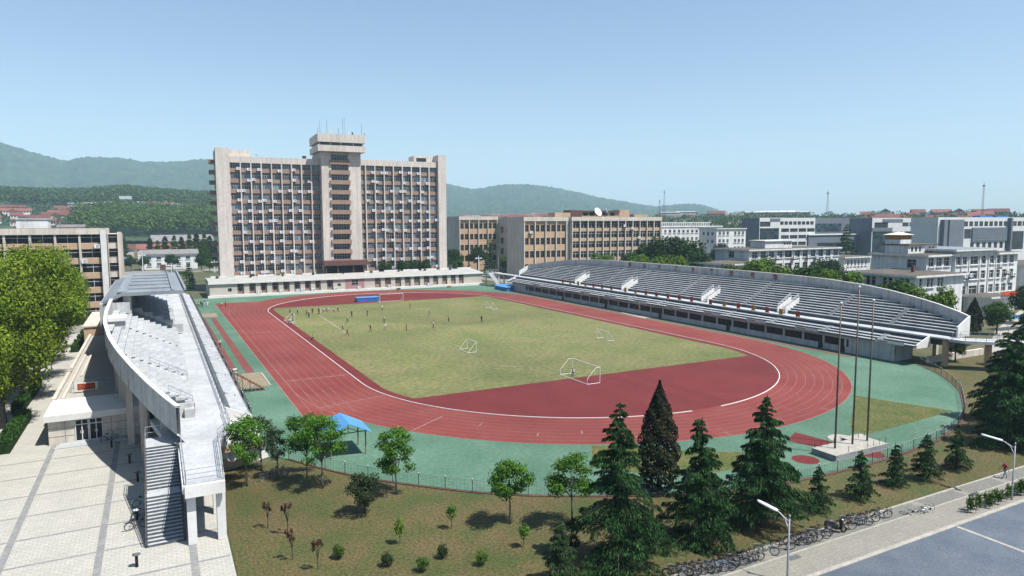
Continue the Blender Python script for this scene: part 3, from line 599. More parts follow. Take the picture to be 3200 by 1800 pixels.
# near-end footbridge of the right stand and the flight at its far end
rb = thing('footbridge', 'white footbridge deck with railings on beige piers at the near end of the right stand', 'footbridge', (0, 0, 0))
b = MB(); b.prism([(51.3, -79.9), (54.0, -79.9), (62.5, -88.6), (60.0, -90.2), (51.3, -82.2)], 4.25, WZ-.01); b.build('deck', ['concrete'], rb)
b = MB(); railing(b, [(51.4, -80.2, WZ), (51.4, -82.2, WZ), (60, -90, WZ)], 1.0, 1.3, (1, .75, .5, .25), .03); railing(b, [(54, -80, WZ), (62.4, -88.6, WZ)], 1.0, 1.3, (1, .5), .03); b.build('railing', ['metal'], rb)
for x, y in ((52.2, -78.8), (55.5, -83.5), (58.8, -86.8)): b = MB(); b.box(x-.35, x+.35, y-.35, y+.35, 0, 4.25); b.build('pier', ['tan2'], rb)
b = MB(); b.box(52, 68, -76.4, -75.9, 0, 1.1); tag(b.build('retaining_wall', ['beige']), 'low beige retaining wall under the footbridge by the right stand', 'wall')
fs = thing('outdoor_stair', 'narrow concrete stair descending from the far end of the right stand', 'stair', (0, 0, 0))
b = MB()
for i in range(22): b.box(49.2+.0, 51.2, 86.5-i*.42-.42, 86.5-i*.42, WZ-(i+1)*WZ/22, WZ-i*WZ/22-.01)
b.box(49.0, 55.0, 86.5, 88.6, 4.4, WZ); b.box(52.0, 54.2, 69.9, 86.5, 4.45, WZ); b.build('steps', ['concrete'], fs)
for x, y in ((49.3, 88.2), (54.6, 88.2), (52.2, 79)): b = MB(); b.box(x-.2, x+.2, y-.2, y+.2, 0, 4.4); b.build('support', ['beige'], fs)
b = MB(); railing(b, [(49.1, 86.5, WZ), (49.1, 88.5, WZ), (54.9, 88.5, WZ)], 1.05, 1.2, (1, .5), .03); railing(b, [(51.2, 86.5, WZ), (51.2, 77.4, .1)], .9, 1.5, (1, .5), .03); b.build('railing', ['metal'], fs)
# ---------------------------------------------------------------- buildings
WIN = {}
def win_mesh(w, h, cols, rows, gl, fr, fw=.07, deep=.06):
    """one window: glass set back in a frame with mullions and transoms (rows: list of heights 0..1)"""
    k = (round(w, 2), round(h, 2), cols, tuple(rows), gl, fr, fw)
    if k in WIN: return WIN[k]
    b = MB()
    xs = [w*i/cols for i in range(cols+1)]; zs = [0]+[h*r for r in rows]+[h]
    for i in range(cols):
        for j in range(len(zs)-1): b.quad([(xs[i], -.02, zs[j]), (xs[i+1], -.02, zs[j]), (xs[i+1], -.02, zs[j+1]), (xs[i], -.02, zs[j+1])], 0)
    if fr:
        for i, x in enumerate(xs): a = max(0, x-fw/2); e = min(w, x+fw/2); b.box(a, e, -deep, -.015, 0, h, 1)
        for z in zs: a = max(0, z-fw/2); e = min(h, z+fw/2); b.box(0, w, -deep+.004, -.015, a, e, 1)
    WIN[k] = b.mesh('window', [gl, fr] if fr else [gl]); return WIN[k]
class Bld:
    def __init__(s, name, label, cat, x, y, ang=0, group=None):
        s.t = thing(name, label, cat, (x, y, 0), math.radians(ang), group); s.nw = 0; s.extra = []
    def tf(s, side, W, D):
        """facade frame: map (along, out, z) to local"""
        if side == 'F': return lambda a, o, z: (a, -o, z)
        if side == 'L': return lambda a, o, z: (-o, D-a, z)       # left face seen from outside: along runs from the back to the front
        if side == 'R': return lambda a, o, z: (W+o, a, z)
        return lambda a, o, z: (W-a, D+o, z)
    def fbox(s, b, T, a0, a1, o0, o1, z0, z1, m=0):
        p = T(a0, o0, z0); q = T(a1, o1, z1)
        b.box(min(p[0], q[0]), max(p[0], q[0]), min(p[1], q[1]), max(p[1], q[1]), z0, z1, m)
    def facade(s, b, T, wid, z0, z1, holes, th=.3, mfun=None):
        """solid skin of thickness th with openings left free"""
        zs = sorted({z0, z1} | {round(h[1], 3) for h in holes} | {round(h[1]+h[3], 3) for h in holes})
        for za, zb in zip(zs[:-1], zs[1:]):
            if zb <= z0 or za >= z1: continue
            zm = (za+zb)/2; cut = sorted((h[0], h[0]+h[2]) for h in holes if h[1] < zm < h[1]+h[3]); a = 0
            for c0, c1 in cut+[(wid, wid)]:
                if c0-a > .01: s.fbox(b, T, a, c0, 0, th, za, zb, mfun(zm) if mfun else 0)
                a = max(a, c1)
    def windows(s, side, T, holes, cols, rows, gl, fr, limit=100, out=0.0, fw=.07):
        rz = {'F': 0, 'L': -PI/2, 'R': PI/2, 'B': PI}[side]
        for h in holes:
            me = win_mesh(h[2], h[3], cols(h) if callable(cols) else cols, rows, gl(h) if callable(gl) else gl, fr, fw)
            loc = T(h[0], out, h[1])
            if s.nw < limit: put('window', me, s.t, loc, (0, 0, rz)); s.nw += 1
            else: s.extra.append((me, loc, rz))
    def finish(s):
        if not s.extra: return
        V = []; F = []; MI = []; mats = []
        for me, loc, rz in s.extra:
            R = Matrix.Translation(loc) @ Matrix.Rotation(rz, 4, 'Z'); n = len(V); V += [tuple(R @ v.co) for v in me.vertices]
            mm = []
            for q in me.materials:
                if q not in mats: mats.append(q)
                mm.append(mats.index(q))
            for p in me.polygons: F.append(tuple(n+i for i in p.vertices)); MI.append(mm[p.material_index])
        me = bpy.data.meshes.new('window'); me.from_pydata(V, [], F)
        for q in mats: me.materials.append(q)
        me.polygons.foreach_set('material_index', MI); me.update(); tag(put('window', me, s.t), kind='stuff')
def rnd(*a): return random.Random(hash(a) & 0xffff)
# ---- the high-rise
Tw = Bld('high_rise', 'tall pale slab high-rise with tan bands and a stepped central tower topped by aerials', 'high-rise', -37, 110, -2.5)
T0 = Tw.t; ZB = 4.6; DP = 17.0
FL = [42.3-3.55*k for k in range(11)]           # tops of the tan bands, top to bottom
sL = [0.25+3.36*i for i in range(9)] + [30.3]; sR = [44.3, 46.6] + [46.6+3.5*i for i in range(1, 9)]
b = MB(); b.box(0, 30.3, .45, DP, ZB, 46.3); b.box(44.3, 74.6, .45, DP, ZB, 46.7); b.box(0, 74.6, 1.2, DP-.3, 46.2, 46.35)
b.box(.0, 30.3, -.35, .45, 44.25, 46.35); b.box(44.3, 74.6, -.35, .45, 44.7, 46.75)
b.build('wall', ['tower'], T0)
b = MB(); b.box(-4.25, -.05, -1.2, DP+.4, ZB, 48.95); b.box(-4.25, 7.2, 3, 11, 46.35, 48.9); b.build('end_pier', ['tower'], T0)
b = MB(); b.box(74.6, 77.75, -1.2, DP+.4, ZB, 49.5); b.box(66.5, 74.6, 4, 11, 46.75, 49.35); b.build('end_pier', ['tower'], T0)
b = MB(); b.box(67.5, 71.5, 3.98, 4, 47, 48.6); b.build('roof_window', ['glass'], T0)
b = MB(); b.box(30.3, 33.7, -3.0, DP, ZB, 48.9); b.box(39.9, 44.3, -3.0, DP, ZB, 48.9); b.box(33.7, 39.9, -2.3, DP, ZB, 48.9); b.build('central_shaft', ['tower'], T0)
for i, zt in enumerate(FL):
    b = MB(); b.box(0.05, 30.29, .0, .45, zt-1.28, zt); b.build('spandrel', ['tan'], T0)
    zt2 = zt+.35*(1-i/10)
    b = MB(); b.box(44.31, 74.59, .0, .45, zt2-1.28, zt2); b.build('spandrel', ['tan'], T0)
for i in range(11):
    zt = 46.0-3.55*i; b = MB(); b.box(33.15, 40.35, -3.55, -2.3, zt-1.5, zt); b.build('spandrel', ['tan'], T0)
for s in sL[1:-1] + sR[1:-1]:
    b = MB(); b.box(s-.2, s+.2, -.6, .45, ZB, 44.3 if s < 40 else 44.75); b.build('pilaster', ['tower'], T0)
for a, z in ((0, 44.3), (74.4, 44.7)): b = MB(); b.box(a, a+.2, -.6, .45, ZB, z); b.build('pilaster', ['tower'], T0)
def gsel(h): r = random.Random(int(h[0]*31+h[1]*77)).random(); return 'glass_blue' if r < .42 else 'glass'
holes = []
for i, zt in enumerate(FL):
    top = 44.22 if i == 0 else FL[i-1]-1.3
    for a, e in zip(sL[:-1], sL[1:]): holes.append((a+.22, zt+.02, e-a-.44, top-zt-.04))
    zt2 = zt+.35*(1-i/10); top2 = 44.66 if i == 0 else FL[i-1]+.35*(1-(i-1)/10)-1.3
    for a, e in zip(sR[:-1], sR[1:]): holes.append((a+.22, zt2+.02, e-a-.44, top2-zt2-.04))
TF = lambda a, o, z: (a, .42-o, z)
ch = []
for i in range(11):
    zt = 46.0-3.55*i; ch.append((33.95, zt+.02, 5.7, 2.0))
Tw.windows('F', lambda a, o, z: (a, -2.32-o, z), ch, 6, (.62,), 'glass', 'frame', 100)
Tw.windows('F', TF, holes, lambda h: 4 if h[2] > 2.5 else 2, (.62,), gsel, 'frame', 100)
Tw.finish()
b = MB(); b.box(28.9, 45.7, -5.2, 13.0, 48.9, 51.0); b.build('head_lower', ['tower'], T0)
b = MB(); b.box(29.6, 45.0, -4.0, 12, 51.0, 52.1); b.build('head_window_band', ['glass'], T0)
for s in (29.6, 33.3, 37, 41.4, 44.6): b = MB(); b.box(s, s+.35, -4.06, -3.9, 51, 52.1); b.build('mullion', ['tower'], T0)
b = MB(); b.box(28.9, 45.7, -5.2, 13.0, 52.1, 55.0); b.build('head_upper', ['tower'], T0)
b = MB(); b.box(29.4, 45.2, -7.2, -2.3, 8.4, 10.15); b.build('entrance_canopy', ['brown'], T0)
b = MB(); b.box(30.2, 44.4, -3.2, -2.99, ZB, 8.4); b.build('entrance', ['glass_dark'], T0)
for s in (30.3, 34.5, 40, 44): b = MB(); b.box(s-.2, s+.2, -6.6, -6.2, ZB, 8.4); b.build('canopy_post', ['brown'], T0)
for i in range(11):   # end balconies on the left
    z = 45.4-3.55*i; b = MB(); b.box(-6.2, -4.26, 4.5, 8.5, z-1.1, z); b.box(-6.2, -4.26, 4.5, 8.5, z-1.35, z-1.2, 1); b.build('balcony', ['tan', 'tower'], T0)
for i in range(11):
    z = 45.0-3.55*i; b = MB(); b.box(77.76, 78.4, 5, 8, z-1.0, z); b.build('balcony', ['tan'], T0)
for i, (s, y, h, r, m) in enumerate([(29.2, -4, 2.0, .05, 'steel_dark'), (29.6, 3, 1.6, .05, 'lampwhite'), (30.2, -5, 1.6, .05, 'metal'), (30.6, 0, 5.0, .045, 'steel_dark'), (32.4, -4, 4.9, .05, 'steel_dark'), (33.5, -4.6, 2.6, .16, 'lampwhite'), (36.8, -2, 2.4, .06, 'steel_dark'), (38.4, -2, 6.2, .05, 'steel_dark'), (38.9, -3, 6.0, .05, 'metal'), (39.8, -4.4, 2.3, .15, 'lampwhite'), (41.6, -3, 1.1, .3, 'steel_dark'), (44.4, -5.0, 4.2, .05, 'steel_dark'), (45.4, -5, .7, .12, 'steel_dark'), (31.3, 8, 2.5, .05, 'metal')]):
    b = MB(); b.tube([(s, y, 55), (s, y, 55+h)], r, 5); b.build('aerial', [m], T0)
dish = thing('satellite_dish', 'small white dish on the left roof edge of the high-rise', 'dish', (-37+9.3, 110+.6, 46.4))
b = MB(); b.lathe([(0, 0), (.45, .06), (.8, .3), (.75, .32), (.4, .12), (0, .07)], 14, (0, 0, .6)); b.tube([(0, 0, 0), (0, 0, .65)], .06); b.build('reflector', ['lampwhite'], dish, True)
tn = thing('water_drum', 'dark round drum on the roof beside the central tower of the high-rise', 'tank', (-37+25.5, 110+2, 46.35))
b = MB(); b.lathe([(0, 0), (.55, 0), (.7, .9), (.85, 1.2), (0, 1.25)], 12); b.build('drum', ['brown'], tn)
# air conditioners on the tan bands (each a thing)
def ac_proto(label, group, loc, rz=0):
    t = thing('air_conditioner', label, 'air conditioner', loc, rz, group)
    b = MB(); b.box(-.45, .45, -.55, -.14, 0, .72); b.build('casing', ['lampwhite'], t)
    b = MB(); b.ring((.1, -.56, .38), (0, 1, 0), .2, .04, 12, 4); b.lathe([(0, 0)], 3) if 0 else None; b.build('fan_grille', ['frame_dark'], t)
    b = MB(); b.box(-.4, -.34, -.5, 0, -.3, 0); b.box(.34, .4, -.5, 0, -.3, 0); b.box(-.34, .34, -.08, 0, -.2, -.1); b.build('bracket', ['brown'], t)
    return t
ca, sa = math.cos(math.radians(-2.5)), math.sin(math.radians(-2.5))
acl = 'small white air conditioner unit hung on a tan band of the high-rise'
acp = None; r = random.Random(11)
for i, zt in enumerate(FL):
    for S_, dz in ((sL[:-1], 0), (sR[1:], .35*(1-i/10))):
        for k in range(len(S_)-1):
            if r.random() > (.72 if S_ is not sR[1:] else .8): continue
            s = S_[k] + (.7 if r.random() < .3 else S_[k+1]-S_[k]-.75); loc = (-37+s*ca, 110+s*sa, zt-.75+dz+r.uniform(-.3, .25))
            lab_ = 'small air conditioner, %s tan band from the top, %s wing, %s bay' % (ORD[i], 'right' if dz or S_[0] > 40 else 'left', ORD[k])
            if acp is None: acp = ac_proto(lab_, 'air conditioners on the high-rise', loc, math.radians(-2.5)); acp.scale = (1.3,)*3
            else: copy_thing(acp, loc, None, lab_)
# ---- podium in front of the high-rise
Pd = Bld('podium_building', 'long low white building with tan door bays at the foot of the high-rise', 'building', -46, 91.5)
pt = Pd.t
b = MB(); b.box(0, 95, .3, 17, 0, 4.25); b.build('wall', ['beige'], pt)
bays = [(12, 'g'), (16.3, 'd'), (20.2, 'd'), (23.9, 'd'), (27.6, 'd'), (31.3, 'd'), (35, 'd')]
dx = [8.4, 12.0, 15.6, 19.3, 23.0, 26.6, 30.2, 33.7]
dd = [(5.4, 1.6, 2.2, 1.2)]
holes = []
def cellx(P): return P
panels = [(8.2, 10.2), (11.8, 13.8), (15.3, 17.3), (18.9, 20.9), (22.4, 24.4), (25.9, 27.9), (29.4, 31.3), (32.8, 34.6), (36.7, 38.8), (53.4, 55.5), (57.0, 59.2), (60.8, 63.0), (64.4, 66.6), (67.9, 70.2), (71.6, 73.8), (75.2, 77.2), (78.8, 80.8), (82.2, 84.2), (85.4, 87.4)]
ph = [(a, .9, e-a, 3.35) for a, e in panels] + [(5.4, 1.8, 1.1, 1.1), (40.3, 2.0, 1.1, .9)]
b = MB(); Pd.facade(b, Pd.tf('F', 95, 17), 95, 0, 4.25, ph, .3); b.build('front_wall', ['podwall'], pt)
b = MB(); b.box(43.0, 49.6, -.36, -.3, .6, 4.2); b.build('pink_bay', ['pink'], pt)
for i, (a, e) in enumerate(panels):
    p = MB(); p.box(a, e, .24, .3, .9, 4.25, 0); pm = p.build('panel', ['tan'], pt)
    w = MB(); w.box(a+.25, e-.25, .18, .24, 3.2, 4.1, 0)
    if i < 9: w.box(a+.45, e-.55, .18, .24, 1.7, 3.0, 0)
    w.build('window', ['glass'], pm)
for a, z, w_, h_ in ((5.4, 1.8, 1.1, 1.1), (40.3, 2.0, 1.1, .9), (45.2, 2.2, 2.2, 1.7)): put('window', win_mesh(w_, h_, 2, (.5,), 'glass_dark', 'frame'), pt, (a, .3 if a < 43 else -.36, z))
b = MB(); b.box(-.4, 95.4, -.8, .3, 4.3, 4.75); b.build('cornice', ['white'], pt)
b = MB(); b.prism([(-.2, .0), (95.2, .0), (95.2, 9.5), (-.2, 9.5)], 4.26, lambda p: 4.85 if p[1] < 1 else 5.7); b.box(-.2, 95.2, 9.5, 17.2, 4.3, 5.2); b.build('roof', ['podroof'], pt)
b = MB()
b.box(-.6, 95.6, -1.2, -.31, 0, .75); b.build('plinth', ['white'], pt)
x = 1.0; r = random.Random(4)
while x < 92:
    if not 33 < x < 46: b = MB(); w_ = r.uniform(4.6, 6.4); b.box(x, x+w_, 8.2, 8.6, 5.62, 6.25); b.build('parapet', ['white'], pt)
    x += 7.3
for k, (a, m) in enumerate([(14.8, 1), (21.8, 2), (28.6, 1), (27, 1), (31.9, 0), (39.4, 1), (47.6, 2), (58.6, 2), (73.4, 1), (74.3, 1)]):
    t = copy_thing(acp, (-46+a, 91.5-.45, .78), 0, 'white air conditioner on the low building plinth, %s from its left end' % ORD[sorted([14.8, 21.8, 28.6, 27, 31.9, 39.4, 47.6, 58.6, 73.4, 74.3]).index(a)], 'air conditioners along the low building', 1.25)
# ---- left building
Lb = Bld('classroom_block', 'long pale block with tan bands half hidden behind the yellow green plane trees', 'building', -120, 52)
lt = Lb.t; Wd = 48.5; D_ = 15
b = MB(); b.box(0, Wd, .5, D_, 0, 21.3); b.build('wall', ['beige'], lt)
sx = [Wd-.3-4.95*i for i in range(10)][::-1]
hl = []; FB = [18.85-3.6*i for i in range(6)]
for a, e in zip(sx[:-1], sx[1:]):
    for zb in FB:
        if zb > 0: hl.append((a+.22, zb, e-a-.44, 2.15))
b = MB(); Lb.facade(b, Lb.tf('F', Wd, D_), Wd, 0, 21.0, [(h[0], h[1]-1.45, h[2], 2.15+1.45) for h in hl], .02, None)
for s in sx: b.box(s-.22, s+.22, -.25, .5, 0, 21)
b.build('pilaster_frame', ['beige'], lt)
for zb in FB:
    b = MB(); b.box(.3, Wd-.4, .2, .5, zb-1.45, zb); b.build('spandrel', ['tan2'], lt)
Lb.windows('F', lambda a, o, z: (a, .46-o, z), hl, 2, (.64,), 'glass_dark', 'frame', 100, fw=.12); Lb.finish()
b = MB(); b.box(-.4, Wd+.3, -.5, D_, 21.0, 22.45); b.box(0, Wd, .5, D_-.5, 22.45, 22.5, 1); b.build('parapet', ['beige', 'flatroof'], lt)
b = MB(); b.box(Wd-.9, Wd+.35, -.6, .7, 0, 22.0); b.build('corner_pier', ['white'], lt)
b = MB(); b.box(Wd+.3, Wd+3.2, 4.5, D_+3, 0, 21); hr = [(0.3, zb, 2.2, 2.1) for zb in FB if zb > 0]; b.box(Wd+2.5, Wd+3.5, 3.9, 4.6, 0, 21.5); b.build('wing', ['beige'], lt)
Lb.windows('F', lambda a, o, z: (Wd+.2+a, 4.48-o, z), hr, 1, (.64,), 'glass_dark', 'frame', 200)
b = MB(); b.box(30.2, 36.6, 5, 10, 22.45, 24.6); b.box(30, 36.8, 4.8, 10.2, 24.6, 24.9, 1); b.build('roof_hut', ['wallwhite', 'backwall'], lt)
b = MB(); b.prism([(38, 6), (44, 6), (44, 9), (38, 9)], 22.45, lambda p: 23.4 if p[1] > 8 else 22.8); b.build('skylight', ['slateroof'], lt)
for a, z in ((46.8, 17.6), (44.0, 14.0)): copy_thing(acp, (-120+a, 52.15, z), 0, '%s air conditioner on a tan band of the classroom block behind the plane trees' % ('upper' if z > 15 else 'lower'), 'air conditioners on the classroom block')
# ---- beige laboratory blocks behind the right stand
def lab_block(label, x, y, w, d, zt, bay, floors, fh, z0, wh, pairs, shade_windows=False):
    B = Bld('laboratory_block', label, 'building', x, y); t = B.t
    b = MB(); b.box(0, w, .45, d, 0, zt-.2); b.build('wall', ['beige'], t)
    n = round((w-.6)/bay); bay = (w-.6)/n; xs = [.3+bay*i for i in range(n+1)]
    h = []
    for k in range(floors):
        zb = z0-fh*k
        if zb < 0: continue
        for a in xs[:-1]:
            if pairs: h += [(a+.45, zb, bay/2-.75, wh), (a+bay/2+.3, zb, bay/2-.75, wh)]
            else: h.append((a+.2, zb, bay-.4, wh))
    b = MB(); B.facade(b, lambda a, o, z: (a, .45-o, z), w, 0, zt-1.7, h, .25); b.build('front_panels', ['tan2'], t)
    for s in xs: b = MB(); b.box(s-.22, s+.22, -.35, .45, 0, zt-1.6); b.build('pilaster', ['beige'], t)
    b = MB(); b.box(-.15, w+.15, -.45, d+.1, zt-1.7, zt); b.build('parapet', ['beige'], t)
    b = MB(); b.box(.3, w-.3, .2, d-.3, zt, zt+.05); b.build('roof', ['flatroof'], t)
    B.windows('F', lambda a, o, z: (a, .4-o, z), h, 2 if pairs else 2, (.5,) if pairs else (.66,), 'glass_dark', 'frame_dark' if pairs else 'frame', 100, fw=.12); B.finish()
    return B
B2 = lab_block('beige four bay block with a blank side wall, nearest the right stand', 73.5, 103, 21, 15, 25.8, 5.15, 4, 5.38, 19.75, 2.75, True)
B1 = lab_block('beige four bay laboratory block standing farther back, just right of the high-rise', 71.5, 165, 21, 15, 26.6, 5.15, 4, 5.33, 20.6, 2.7, True)
lk = Bld('link_block', 'shaded linking wing with narrow windows between the two four bay blocks', 'building', 93, 118)
b = MB(); b.box(0, 9, 0, 47, 0, 25.6); b.build('wall', ['beige'], lk.t)
hl = [(3+6*i, 18.5-5.35*k, 2.6, 3.0) for i in range(7) for k in range(4)]
lk.windows('L', lambda a, o, z: (-o, 47-a, z), hl, 2, (.5,), 'glass', 'frame_dark')
B3 = lab_block('long beige laboratory block with twelve bays of strip windows, a dish pair on its roof', 100, 108, 49.6, 15, 25.9, 4.12, 6, 4.33, 21.0, 2.9, False)
t3 = B3.t
b = MB(); b.box(-3.6, 4.5, 8, 14, 25.95, 27.9); b.box(4.5, 10.6, 8, 14, 25.95, 29.0, 1); b.box(10.6, 31.8, 9, 14, 25.95, 28.4); b.box(10.3, 32.2, 8.2, 14.4, 28.4, 28.9, 2); b.box(32, 38, 9, 14, 25.95, 29.3); b.box(40, 48, 8, 12, 25.95, 27.2); b.build('roof_storey', ['tan2', 'brown', 'flatroof'], t3)
for x in (12, 15.5, 19, 23, 27): b = MB(); b.box(x, x+2.4, 8.94, 9, 26.6, 27.9); b.build('window', ['glass_dark'], t3)
b = MB(); b.box(-3.4, -.2, 1.4, 15, 0, 25.7); b.build('side_wing', ['backwall'], t3)
for x, rz, nm in ((117.5, .2, 'wide white dish on the roof of the long beige block, facing the pitch'), (122.3, 1.0, 'white dish seen nearly edge on beside the wide one on the long beige block')):
    t = thing('satellite_dish', nm, 'dish', (x, 114, 26), rz)
    b = MB()
    b.lathe([(0, 0), (.9, .1), (1.6, .38), (2.1, .8), (2.05, .84), (1.5, .45), (0, .1)], 22); me = b.mesh('reflector', ['white'], True); put('reflector', me, t, (0, 0, 1.9), (math.radians(62), 0, 0))
    b = MB(); b.tube([(0, .2, 0), (0, .2, 1.9)], .14, 6); b.tube([(0, -.1, 1.9), (0, -1.6, 2.9)], .05, 5); b.build('mount', ['metal'], t)
for a, z, y in ((32.5, 20.2, 108), (36.5, 16, 108), (3.3, 19.0, 103), (28.2, 21.4, 108)):
    copy_thing(acp, ((100 if y == 108 else 73.5)+a, y+.1, z), 0, 'air conditioner on the tan panels of the %s' % {32.5: 'long twelve bay block, upper one', 36.5: 'long twelve bay block, lower one', 3.3: 'nearest four bay block', 28.2: 'long twelve bay block, left one'}[a], 'air conditioners on the laboratory blocks', 1.5)
# ---- white teaching buildings behind the right stand
def white_block(name, label, x, y, w, d, zt, xs, fh, ztop, wh, ww, left=(), roofm='flatroof', eave=.9, cols=2, group=None, cat='building', bx=None, sill=True):
    B = Bld(name, label, cat, x, y, 0, group); t = B.t
    h = [(a, ztop-wh-fh*k, w_ if isinstance(w_, float) else ww, wh) for k in range(5) for a, w_ in [(q if isinstance(q, tuple) else (q, 0)) for q in xs] if ztop-wh-fh*k > .3]
    b = MB(); b.box(.3, w-.02, .3, d, 0, zt-.02); B.facade(b, lambda a, o, z: (a, .3-o, z), w, 0, zt, h, .3)
    D2 = d; hl = [(D2-a-ww, z, ww, wh) for a, z in left]
    B.facade(b, lambda a, o, z: (.3-o, D2-a, z), D2-.3, 0, zt, hl, .3); b.build('wall', ['wallwhite'], t)
    B.windows('F', lambda a, o, z: (a, .28-o, z), h, cols, (.64,), 'glass', 'frame', fw=.12)
    B.windows('L', lambda a, o, z: (.28-o, D2-a, z), hl, cols, (.64,), 'glass', 'frame', fw=.12)
    if sill:
        for k in range(5):
            z = ztop-wh-fh*k
            if z > .5:
                b = MB()
                for a, w_ in [(q if isinstance(q, tuple) else (q, 0)) for q in xs]: b.box(a-.2, a+(w_ or ww)+.2, -.28, 0, z-.22, z-.02)
                b.build('sill_row', ['wallwhite'], t)
    b = MB(); b.box(-eave, w+eave*.6, -eave, d+eave*.5, zt, zt+.42); b.build('eave', ['wallwhite'], t)
    b = MB(); b.box(-eave+.15, w+eave*.6-.15, -eave+.15, d+eave*.5-.15, zt+.42, zt+.5); b.build('roof', [roofm], t)
    return B
E1 = white_block('teaching_building', 'white three storey building with a flat brown roof, behind the middle of the stand', 97.6, 5.6, 40.6, 14, 14.75, [1.3+3.62*i for i in range(4)] + [(15.5, 3.2)] + [20.0+3.62*i for i in range(6)], 3.75, 14.4, 2.0, 2.3, [(6, 12.4), (6, 8.6)])
b = MB(); b.box(10, 22, 3, 9, 15.26, 17.4); b.box(9.5, 22.4, 2.6, 9.3, 17.4, 17.7); b.build('roof_hut', ['wallwhite'], E1.t)
for x in (18.3, 19.5, 20.7): b = MB(); b.box(x, x+.8, 2.97, 3, 16.3, 16.9); b.build('window', ['glass_dark'], E1.t)
b = MB()
for i in range(1, 11): b.box(.4+3.62*i, .62+3.62*i, -.14, 0, 0, 14.7)
b.build('pilaster', ['wallwhite'], E1.t)
A1 = white_block('teaching_annex', 'lower white brown roofed wing at the left foot of the three storey building', 80.8, -2.2, 16.4, 13.8, 11.3, [1.2, 3.9, 6.6, 9.6, 12.2], 3.75, 10.6, 2.0, 1.5, [(2.5, 8.6), (5.5, 8.6), (8.5, 8.6)])
E2 = white_block('teaching_building', 'left part of the large white building, under a brown flat roof with pavilion', 100.7, -45.9, 10.2, 14, 15.1, [.8, 3.9, 7.0], 3.66, 14.75, 2.05, 2.3, [(2.5, 12.3)])
b = MB(); b.box(2.2, 14, 6, 12, 15.6, 17.6); b.box(1.8, 14.4, 5.6, 12.4, 17.6, 17.9, 1); b.build('roof_storey', ['wallwhite', 'flatroof'], E2.t)
for x in (3.4, 5.0, 6.6, 10.6, 12): b = MB(); b.box(x, x+.7, 5.97, 6, 16.1, 17.2); b.build('window', ['glass_dark'], E2.t)
pv_ = thing('roof_pavilion', 'little roof pavilion with yellowish glazing and a pale hipped roof on the right white building', 'pavilion', (105.0, -36.5, 17.9))
b = MB(); b.box(0, 4.4, 0, 4, 0, 1.0); b.build('base', ['wallwhite'], pv_)
b = MB(); b.box(.1, 4.3, .1, 3.9, 1.0, 2.2); b.build('glazing', ['ochre'], pv_)
for k in range(5): b = MB(); b.box(.05+k*1.06, .2+k*1.06, .02, .12, 1, 2.2); b.build('post', ['brown'], pv_)
b = MB(); n = len(b.v); b.v += [(-.5, -.5, 2.2), (4.9, -.5, 2.2), (4.9, 4.5, 2.2), (-.5, 4.5, 2.2), (2.2, 2, 3.0)]
for f in ((0, 1, 4), (1, 2, 4), (2, 3, 4), (3, 0, 4), (3, 2, 1, 0)): b.f.append(f); b.m.append(0)
b.build('roof', ['houseplaster'], pv_)
E2b = white_block('teaching_building', 'taller middle section of the right white building under a pale sloping slab roof', 110.9, -46.4, 18.6, 15, 16.2, [.9, 3.6, (6.9, 3.5), 11.8, 15.6], 3.66, 14.8, 2.05, 2.0, (), 'roofgrey', 1.1)
b = MB()
for x in (.3, 3.1, 6.3, 10.9, 14.8, 18.2): b.box(x-.12, x+.12, -.2, 0, 0, 15.1)
b.build('pilaster', ['wallwhite'], E2b.t)
E2c = white_block('teaching_building', 'right end section of the right white building, with balconied windows under a brown eave', 129.6, -45.9, 10.8, 14, 15.0, [.7, 3.8, 7.0], 3.66, 14.7, 2.05, 2.1)
A2 = white_block('teaching_annex', 'white brown roofed wing with window pairs, standing before the large white building', 82.9, -54.3, 17.8, 16.3, 11.45, [1.6, 4.3, 5.6, 8.2, 9.4], 3.7, 11.1, 1.9, 1.05, [(1.2, 9.2), (2.5, 9.2), (5.0, 9.2), (6.3, 9.2), (9.0, 9.2), (10.3, 9.2), (12.8, 9.2), (14.1, 9.2)], cols=1)
b = MB(); b.box(9, 9.6, 6, 6.6, 11.95, 13.6); b.build('chimney', ['brown'], A2.t)
P3 = white_block('entrance_porch', 'flat brown porch roof at the foot of the right white building', 115.5, -52.5, 9, 6, 5.0, [1], 3, 3.6, 2, 1.4, (), cat='porch')
bn = tag(None or put('slogan_banner', None), None)
bpy.data.objects.remove(bn)
t = thing('slogan_banner', 'bright red cloth banner with pale yellow writing along the porch roof', 'banner', (118.6, -53.6, 5.5))
b = MB(); b.box(0, 8.4, 0, .05, 0, 1.1); b.build('cloth', ['banner_red'], t)
b = MB(); r = random.Random(9)
for k in range(13): x = .5+k*.58; b.box(x, x+.3+.1*r.random(), -.015, 0, .3+.1*r.random(), .8)
b.build('lettering', ['ochre'], t)
S1 = white_block('small_building', 'small low white building with six narrow windows between the two larger white ones', 148, 10.5, 13.8, 20, 11.0, [1.5+1.9*i for i in range(6)], 3.7, 10.2, 1.9, .9, (), cols=1)
G1 = white_block('teaching_building', 'shaded white building cut off by the right edge beside the porch', 146, -50, 30, 16, 11.5, [1.5+3.5*i for i in range(8)], 3.6, 10.8, 1.9, 1.8, [(3, 8.9), (8, 8.9)])
